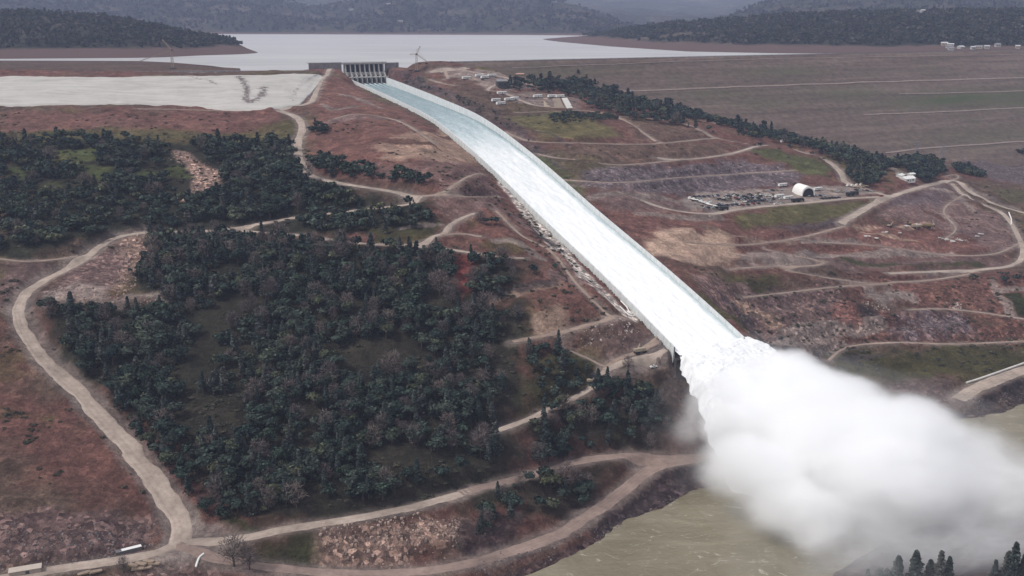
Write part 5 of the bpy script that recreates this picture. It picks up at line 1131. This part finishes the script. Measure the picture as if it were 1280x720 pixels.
# white arched tent
def tent(u, v, rz, L, Wd, Hh, label):
    e = empty('arched_tent', hit(u, v), rz); setp(e, label, 'tent'); fab = plain('tent_fabric', (.78,.77,.74), .05, .3, .6)
    n = 14; arc = [(Wd/2 * math.cos(PI * k / n), Hh * (math.sin(PI * k / n) ** .8) * (.98) + .1) for k in range(n + 1)]
    V = []; 
    for y in np.linspace(-L/2, L/2, 9):
        for x, z in arc: V.append((x, y, z))
    link(bpy.data.objects.new('cover', np_mesh('cover', np.array(V), grid_faces(9, n + 1)[:, ::-1], fab, True)), e)
    inn = [(x * .985, z * .985) for x, z in arc]; V = []
    m_ = MB(); m_.prism(arc, L/2 - .4, L/2 - .1); m_.obj('rear_wall', fab, e)
    m_ = MB(); m_.prism([(x * .9, z * .82) for x, z in arc], -L/2 + .6, -L/2 + .8); m_.obj('doorway', plain('painted_inner_shade', (.03,.03,.035)), e)  # near-black panel paints the shade inside the tent's open end
    m_ = MB()
    for i in range(n):
        a_, b2 = arc[i], arc[i + 1]; c8 = []
        for y in (-L/2 - .1, -L/2 + .5):
            c8 += [(a_[0], y, a_[1]), (b2[0], y, b2[1]), (b2[0]*.88, y, b2[1]*.80), (a_[0]*.88, y, a_[1]*.80)]
        m_.quad_box(c8)
    m_.obj('front_rim', fab, e); return e
tent(1004, 243, ra - .95 + PI/2 - .9, 21, 14.5, 10.2, 'white arched fabric tent with a dark open end in the truck yard')
# white cabins with awning on the ridge
def house(u, v, rz, Lx, Ly, hz_, wall, roofc, label, group=None, q=None):
    q = hit(u, v) if q is None else q
    e = empty('small_house', q, rz); setp(e, label, 'house', group)
    m_ = MB(); m_.box(0, 0, hz_/2 - .5, Lx, Ly, hz_ + 1); m_.obj('wall', wall, e); m_ = MB(); m_.prism([(-Ly/2 - .5, hz_), (Ly/2 + .5, hz_), (0, hz_ + Ly * .28)], -Lx/2 - .5, Lx/2 + .5); m_.v = [(y, x, z) for x, y, z in m_.v]; m_.obj('roof', roofc, e)
    m_ = MB()
    m_.box(-Lx*.25, -Ly/2 - .03, hz_*.55, Lx*.16, .08, hz_*.34); m_.obj('window', GLASS, e)
    m_ = MB(); m_.box(Lx*.25, -Ly/2 - .03, hz_*.55, Lx*.16, .08, hz_*.34); m_.obj('window', GLASS, e); m_ = MB(); m_.box(0, -Ly/2 - .03, hz_*.4, 1, .1, 2.1); m_.obj('door', STEEL, e); return e
PR = plain('pale_metal_roof', (.72,.71,.70), .08, .3, .5); GR = plain('grey_roof', (.22,.21,.22), .15, .3); WW = plain('white_wall', (.62,.60,.57), .1, .3); BW = plain('buff_wall', (.36,.30,.24), .1, .3)
house(1134, 227, ra, 16, 9, 4, WW, PR, 'white roofed cabin in the clearing on the ridge end'); house(1125, 222, ra + .3, 9, 6, 3, WW, PR, 'smaller white cabin left of the clearing cabin'); house(1139, 220.5, ra, 8, 5, 3, WW, PR, 'white shed behind the clearing cabin')
house(627, 110, .3, 14, 9, 9, STEEL, GR, 'tall dark plant building beside the hill yard crossroads')
# lakeside village on the wooded point
hv = [(1180,57),(1184,60),(1190,58),(1196,55),(1201,60),(1206,53),(1211,49),(1188,63),(1214,61),(1222,60),(1232,60),(1246,58),(1271,60),(1150,14),(1155,13.8),(1268,21),(1272,24),(1275,31),(1270,35),(1278,36),(1262,17),(1247,16.5)]
def on_hill(key, u, v):
    V, S, bk = hills[key]; U_, V_ = proj(V[..., 0], V[..., 1], V[..., 2]); d = (U_ - u) ** 2 + ((V_ - v) * 2) ** 2; d[V[..., 2] < 191] = 1e9; i = np.unravel_index(np.argmin(d), d.shape); return V[i].copy()
for i, (u, v) in enumerate(hv):
    q = on_hill(('wooded_point', 2), u, v); q[0] += RNG.uniform(-4, 4)
    where = 'beside the boat ramp at the lake shore' if v > 45 and u < 1216 else ('along the shore road right of the ramp' if v > 45 else ('on the wooded skyline' if v < 18 else 'among trees at the right skyline'))
    house(u, v, RNG.uniform(-.5, .5), RNG.uniform(9, 18), RNG.uniform(7, 11), RNG.uniform(3, 5.5), plain('dull_white_wall', (.36,.35,.34)) if i % 3 else BW, plain('dull_pale_roof', (.46,.45,.45)) if i % 2 == 0 else GR, f"{'white' if i % 3 else 'buff'} house with {'pale' if i % 2 == 0 else 'grey'} roof {where}", f"{'white' if i % 3 else 'buff'} houses with {'pale' if i % 2 == 0 else 'grey'} roofs {where}", q)
for (u, v) in [(437,13),(441,13),(487,6),(492,8),(500,28),(284,45),(266,43)]:
    q = on_hill(('far_hill', 3) if u > 300 else ('wooded_bluff', 1), u, v); house(u, v, 0, 22 if u > 300 else 15, 12 if u > 300 else 9, 5, BW, GR, 'pale house on the far shore hillside' if u > 300 else 'pale house on the crest of the left bluff', 'pale houses on the far hillside' if u > 300 else 'pale houses on the left bluff', q)
# cranes with lattice booms
def lattice(mb, a, b_, w, n, r=.12):
    a = np.array(a, float); b_ = np.array(b_, float); d = (b_ - a); L = np.linalg.norm(d); d /= L; up = np.array([0, 1., 0]) if abs(d[2]) > .8 else np.array([0, 0, 1.])
    x = np.cross(d, up); x /= np.linalg.norm(x); y = np.cross(d, x); cs_ = [(-1,-1),(1,-1),(1,1),(-1,1)]
    pt = lambda k, c: a + d * L * k / n + (x * c[0] + y * c[1]) * w / 2 * (1 - .35 * k / n)
    for c in cs_: mb.bar(pt(0, c), pt(n, c), r * 2)
    for k in range(n):
        for j in range(4): mb.bar(pt(k, cs_[j]), pt(k + 1, cs_[(j + 1) % 4]), r * 1.2)
def crane(q, rz, mast, jibs, label, w_=2.2):
    e = empty('lattice_crane', q, rz); setp(e, label, 'crane'); cp = plain('crane_paint', (.33,.25,.20), .15, .5, .6)
    m_ = MB(); m_.box(0, 0, .8, 7, 7, 1.6); m_.obj('base', STEEL, e); m_ = MB(); lattice(m_, (0, 0, 1.5), (0, 0, mast), w_, int(mast / 2.4), .16); m_.obj('mast', cp, e)
    m_ = MB(); m_.box(0, 1.6, mast + .2, 2.6, 4.5, 2.2); m_.obj('cab', STEEL, e)
    for (dx, dz, wj) in jibs:
        m_ = MB(); L = math.hypot(dx, dz); lattice(m_, (0, 0, mast + .6), (dx, 0, mast + dz), wj, int(L / 2.6), .13); m_.obj('jib', cp, e)
        m_ = MB(); m_.bar((dx, 0, mast + dz), (0, 0, mast + 6), .12); m_.obj('stay_cable', STEEL, e)
    return e
q1 = at_z(216, 86, 205.5); mpp = q1[1] / F
crane(q1, 0, 22 * mpp, [(-10 * mpp, 13 * mpp, 1.8), (-40 * mpp, -13 * mpp, 1.2)], 'tall lattice crane with two booms behind the emergency weir', 3.0)
q2 = hit(521, 89); mpp = q2[1] / F
crane(q2, 0, 20 * mpp, [(5 * mpp, 10 * mpp, 1.8), (16 * mpp, -11 * mpp, 1.1), (-8 * mpp, 0, 1.4)], 'lattice crane on the hill right of the spillway gates', 2.8)
# pylons
def pylon(q, hgt, label, group):
    e = empty('power_pylon', q, .3); setp(e, label, 'pylon', group); st = plain('galvanised', (.26,.25,.26), .15, .5, .5, .2); m_ = MB(); lattice(m_, (0, 0, -1), (0, 0, hgt), hgt * .14, int(hgt / 4), .14); m_.obj('tower', st, e)
    for k, z in enumerate((.62, .78, .93)):
        m_ = MB(); wd = hgt * (.24 - .03 * k); m_.bar((-wd, 0, hgt * z), (wd, 0, hgt * z), .35).bar((-wd, 0, hgt * z), (0, 0, hgt * (z + .06)), .2).bar((wd, 0, hgt * z), (0, 0, hgt * (z + .06)), .2); m_.obj('cross_arm', st, e)
for u, v, h, ph in ((1145,197,24,'left of the pair at the foot of the dam'), (1177,204,27,'right of the pair at the foot of the dam'), (978,86,16,'small one')):
    if v > 100: pylon(hit(u, v), h, 'thin grey lattice pylon ' + ph, None)
q = on_hill(('wooded_point', 2), 1262, 17); e = empty('water_tower', q); setp(e, 'dark slim tower on the wooded skyline at the right', 'tower'); m_ = MB(); m_.tube([(0,0,-5),(0,0,14),(0,0,22)], [3.2, 2.6, 2.6], 10); m_.obj('shaft', STEEL, e); m_ = MB(); m_.tube([(0,0,18.5),(0,0,25)], [3.6, 3.6], 12); m_.obj('tank', STEEL, e)
# foreground bits
def barrier(u1, v1, u2, v2, h, th, name, label, cat, mat):
    a, b_ = hit(u1, v1), hit(u2, v2); d = b_ - a; L = np.hypot(d[0], d[1]); e = empty(name, (a + b_) / 2, math.atan2(d[1], d[0])); setp(e, label, cat)
    m_ = MB(); sl = (b_[2] - a[2]) / 2
    m_.quad_box([(-L/2, -th/2, -.6 - sl), (L/2, -th/2, -.6 + sl), (L/2, th/2, -.6 + sl), (-L/2, th/2, -.6 - sl), (-L/2, -th/2, h - sl), (L/2, -th/2, h + sl), (L/2, th/2, h + sl), (-L/2, th/2, h - sl)])
    m_.obj('body', mat, e); return e, L
e, L = barrier(145, 693, 177, 686, 1.7, 2.4, 'cargo_container', 'grey cargo container with pale roof at the edge of the haul road', 'container', plain('container_grey', (.13,.125,.13), .1, 1))
m_ = MB(); m_.box(0, 0, 1.75, L, 2.5, .12); m_.obj('roof', PR, e); m_ = MB(); m_.box(-L/2 - .04, 0, .6, .08, 2.0, 1.8); m_.obj('door', STEEL, e)
e, L = barrier(12, 719, 52, 713, 2.4, 4.5, 'storage_shed', 'low buff storage shed at the bottom left corner', 'shed', plain('buff_panel', (.36,.30,.26), .1, .6)); m_ = MB(); m_.box(0, 0, 2.5, L + .6, 5.1, .18); m_.obj('roof', plain('buff_roof', (.44,.38,.33), .1, .4), e); m_ = MB(); m_.box(1, -2.3, 1, 1.6, .1, 2); m_.obj('door', STEEL, e)
def tubeline(pts, rad, name, label, cat, mat, lift=.5):
    Q = catmull(np.array([hit(*p) for p in pts]), 3); Q[:, 2] = T(Q[:, 0], Q[:, 1]) + lift; m_ = MB(); m_.tube(list(Q), rad, 8); o = m_.obj(name, mat); setp(o, label, cat); return o
tubeline([(245,710),(247,703),(250,697),(255,693)], .55, 'drain_pipe', 'short curved white drain pipe in the haul road fork', 'pipe', WHITE)
tubeline([(1208,479),(1245,467),(1285,453)], .8, 'concrete_kerb', 'long straight white kerb wall beside the riverside road', 'kerb', cwhite, .6)
tubeline([(784,372),(793,381),(797,390),(790,393),(783,384),(776,377)], .45, 'loop_pipe', 'looping white pipe beside the lower chute wall', 'pipe', WHITE)
tubeline([(775,384),(790,396),(806,399)], .4, 'supply_pipe', 'short white pipe below the looping pipe', 'pipe', WHITE)
tubeline([(1261,266),(1264,274),(1264,281)], .6, 'white_culvert', 'short bright white culvert at the right hand road bend', 'culvert', WHITE)
# timber stacks bottom left
TB = plain('sawn_timber', (.34,.26,.20), .25, 1.5)
for i, (u, v) in enumerate([(166,708),(176,706),(186,703),(193,706),(172,712),(182,711),(120,716),(105,718)]):
    q = hit(u, v); e = empty('timber_stack', q + np.array([0, 0, .1]), 1.1 + .15 * i); setp(e, f'stack of sawn beams beside the bare tree at the bottom edge' if i < 6 else 'stack of sawn beams on the verge left of the bare tree', 'timber', 'timber stacks at the bottom edge')
    for k in range(6): m_ = MB(); m_.box((k % 3 - 1) * .75, RNG.uniform(-.3, .3), .25 + (k // 3) * .42, .5, 5.5, .34, RNG.uniform(-.06, .06)); m_.obj('beam', TB, e)
# pale concrete plots and small sheds on the hill behind the chute
def slab(pg, mat, name, label, cat, h=.5):
    Q = [hit(*p) for p in pg]; m_ = MB(); n = len(Q); m_.v = [(q[0], q[1], q[2] + h) for q in Q] + [(q[0], q[1], q[2] - 1) for q in Q]; m_.f = [tuple(range(n))] + [tuple(range(2*n - 1, n - 1, -1))] + [(i, i + n, (i + 1) % n + n, (i + 1) % n) for i in range(n)]
    o = m_.obj(name, mat); setp(o, label, cat); return o
slab([(702,123),(709,122.5),(716,135),(709,136)], cwhite, 'concrete_ramp', 'pale concrete strip at the right of the terraced plots', 'slab'); slab([(679,123),(684,122.6),(688,133.5),(680,134)], plain('tan_slab', (.36,.29,.22)), 'gravel_plot', 'tan gravel plot at the left of the terraced plots', 'slab')
slab([(690,123.5),(700,123),(705,135),(693,134.5)], plain('brown_slab', (.24,.19,.15)), 'gravel_plot', 'brown gravel plot in the middle of the terraced plots', 'slab')
# pale piles on the red dig floor
for i, (u, v) in enumerate([(1133,283),(1147,281),(1155,282),(1107,291),(1125,292),(1175,298),(1183,300),(1191,302),(1200,301),(1222,296),(1227,293),(1095,298),(1085,296)]):
    q = hit(u, v); e = empty('broken_slab', q, RNG.uniform(0, 3)); setp(e, 'heap of broken pale slabs on the red dig floor', 'rubble heap', 'broken slab heaps on the red dig floor')
    for k in range(4): m_ = MB(); m_.box(RNG.uniform(-2.4, 2.4), RNG.uniform(-1.2, 1.2), .3 + .22 * k, RNG.uniform(2, 4), RNG.uniform(1, 2), .4, RNG.uniform(0, 3)); m_.obj('slab_piece', cwhite, e)
for i, (u, v) in enumerate([(668,96),(676,96.5),(684,97),(690,96),(650,95)]):
    house(u, v, .1, 11, 5, 2.6, plain('rust_panel', (.30,.16,.11)), plain('rust_roof', (.42,.26,.20)), 'rust coloured shed in the laydown row below the dam crest', 'rust coloured sheds below the dam crest')

# ------------------------------------------------------------------ spray and air
def at_zs(u, v, z): return at_z(u, v, z)
BL = [ # photo pixel, z, radii (x,y,z), weight
 (912,445,44,(26,20,13),.65),(950,448,40,(30,22,13),.6),(908,478,28,(24,22,20),.85),(945,480,30,(44,36,26),1.25),(985,478,34,(40,30,20),1.15),(925,500,26,(44,34,26),1.25),(965,462,38,(34,24,15),1.0),(985,520,22,(50,42,34),1.2),(1040,555,20,(60,48,38),1.2),(1100,590,16,(62,48,34),1.1),(1165,605,12,(64,46,28),.78),(1235,608,12,(66,48,26),.54),(1310,612,12,(66,48,26),.46),
 (1035,505,32,(48,34,24),1.05),(1105,540,30,(58,40,28),1.05),(1175,565,24,(56,42,26),.6),(1245,590,16,(56,42,22),.42),(1320,605,16,(56,42,22),.34),
 (1080,493,32,(34,22,13),.5),(1150,520,28,(40,24,15),.5),(918,535,20,(30,28,26),.95),(888,500,24,(18,16,20),.55),(864,535,14,(26,24,28),.33),(950,585,14,(44,34,24),1.05),(1010,630,12,(50,36,22),.9),(1090,640,10,(54,34,18),.6),(1180,645,8,(60,34,16),.44),(1270,650,8,(60,34,16),.38),
 (1030,668,10,(34,24,14),.5),(1080,705,16,(60,34,26),.27),(1160,690,14,(74,36,24),.31),(1250,690,14,(74,36,24),.31),(1330,685,14,(64,36,24),.30)]
ms = []
bm_v = []
import bmesh
bm = bmesh.new()
for u, v, z, r, wgt in BL:
    z += 17 if (u < 1120 and v < 600) else 7; c = at_z(u, v, z); ms.append((c, r, wgt))
    mat4 = __import__('mathutils').Matrix.Translation(Vector(c)) @ __import__('mathutils').Matrix.Diagonal((r[0] * 1.22, r[1] * 1.22, r[2] * 1.3, 1)); bmesh.ops.create_icosphere(bm, subdivisions=3, radius=1, matrix=mat4)
me = bpy.data.meshes.new('spray'); bm.to_mesh(me); bm.free(); spray = link(bpy.data.objects.new('spray', me)); setp(spray, kind='stuff')
rm = spray.modifiers.new('remesh', 'REMESH'); rm.mode = 'VOXEL'; rm.voxel_size = 5
vm = bpy.data.materials.new('spray_mist'); vm.use_nodes = True; nt = vm.node_tree; nt.nodes.remove(nt.nodes['Principled BSDF']); out = nt.nodes['Material Output']
g = nd(nt, 'ShaderNodeTexCoord'); wn_ = nd(nt, 'ShaderNodeTexNoise'); wn_.inputs['Scale'].default_value = .022; wn_.inputs['Detail'].default_value = 3; nt.links.new(g.outputs['Object'], wn_.inputs['Vector'])
vs = nd(nt, 'ShaderNodeVectorMath', operation='SUBTRACT'); nt.links.new(wn_.outputs['Color'], vs.inputs[0]); vs.inputs[1].default_value = (.5, .5, .5); vsc = nd(nt, 'ShaderNodeVectorMath', operation='SCALE'); nt.links.new(vs.outputs[0], vsc.inputs[0]); vsc.inputs['Scale'].default_value = 30
va_ = nd(nt, 'ShaderNodeVectorMath', operation='ADD'); nt.links.new(g.outputs['Object'], va_.inputs[0]); nt.links.new(vsc.outputs[0], va_.inputs[1]); PP = va_.outputs[0]
acc = None
for c, r, wgt in ms:
    s1 = nd(nt, 'ShaderNodeVectorMath', operation='SUBTRACT'); nt.links.new(PP, s1.inputs[0]); s1.inputs[1].default_value = tuple(c); s2 = nd(nt, 'ShaderNodeVectorMath', operation='MULTIPLY'); nt.links.new(s1.outputs[0], s2.inputs[0]); s2.inputs[1].default_value = tuple(1 / q for q in r)
    ln = nd(nt, 'ShaderNodeVectorMath', operation='LENGTH'); nt.links.new(s2.outputs[0], ln.inputs[0]); f = math_(nt, 'MULTIPLY', math_(nt, 'SUBTRACT', 1.0, ln.outputs['Value'], None, True), wgt)
    acc = f if acc is None else math_(nt, 'MAXIMUM', acc, f) if False else math_(nt, 'SMOOTH_MAX', acc, f, .12)
mpn = nd(nt, 'ShaderNodeMapping'); mpn.inputs['Rotation'].default_value = (0, 0, R(42)); mpn.inputs['Scale'].default_value = (.42, 1.25, 1.0); nt.links.new(va_.outputs[0], mpn.inputs[0]); nn = math_(nt, 'ADD', math_(nt, 'MULTIPLY', noise(nt, mpn.outputs[0], .042, 5, .6, .4), .5), math_(nt, 'MULTIPLY', noise(nt, mpn.outputs[0], .17, 8, .72, .8), .5))
namp = math_(nt, 'MINIMUM', math_(nt, 'ADD', math_(nt, 'MULTIPLY', acc, 3.2), .08), 1.45); dn = math_(nt, 'ADD', acc, math_(nt, 'MULTIPLY', math_(nt, 'SUBTRACT', nn, .51), namp)); dn = math_(nt, 'MULTIPLY', math_(nt, 'POWER', math_(nt, 'MULTIPLY', dn, 1.6, None, True), 2.2), SPRAY_D if 'SPRAY_D' in globals() else .26)
dn = math_(nt, 'MULTIPLY', dn, math_(nt, 'MULTIPLY', math_(nt, 'SUBTRACT', acc, .03), 5.0, None, True))
pv = nd(nt, 'ShaderNodeVolumePrincipled'); pv.inputs['Color'].default_value = (.996,.998,1,1); pv.inputs['Anisotropy'].default_value = .0; nt.links.new(dn, pv.inputs['Density']); nt.links.new(pv.outputs[0], out.inputs['Volume'])
me.materials.append(vm)
try: vm.cycles.volume_step_rate = .45
except Exception: pass
# air
hz_ = MB(); hz_.box(0, 7700, 420, 28000, 16400, 1060); 
hm = bpy.data.materials.new('haze_air'); hm.use_nodes = True; nt = hm.node_tree; nt.nodes.remove(nt.nodes['Principled BSDF']); hv_ = nd(nt, 'ShaderNodeVolumePrincipled'); hv_.inputs['Color'].default_value = (.60,.69,.98,1); hv_.inputs['Density'].default_value = HAZE if 'HAZE' in globals() else .000062; nt.links.new(hv_.outputs[0], nt.nodes['Material Output'].inputs['Volume'])
ho = hz_.obj('haze', hm); setp(ho, kind='stuff')
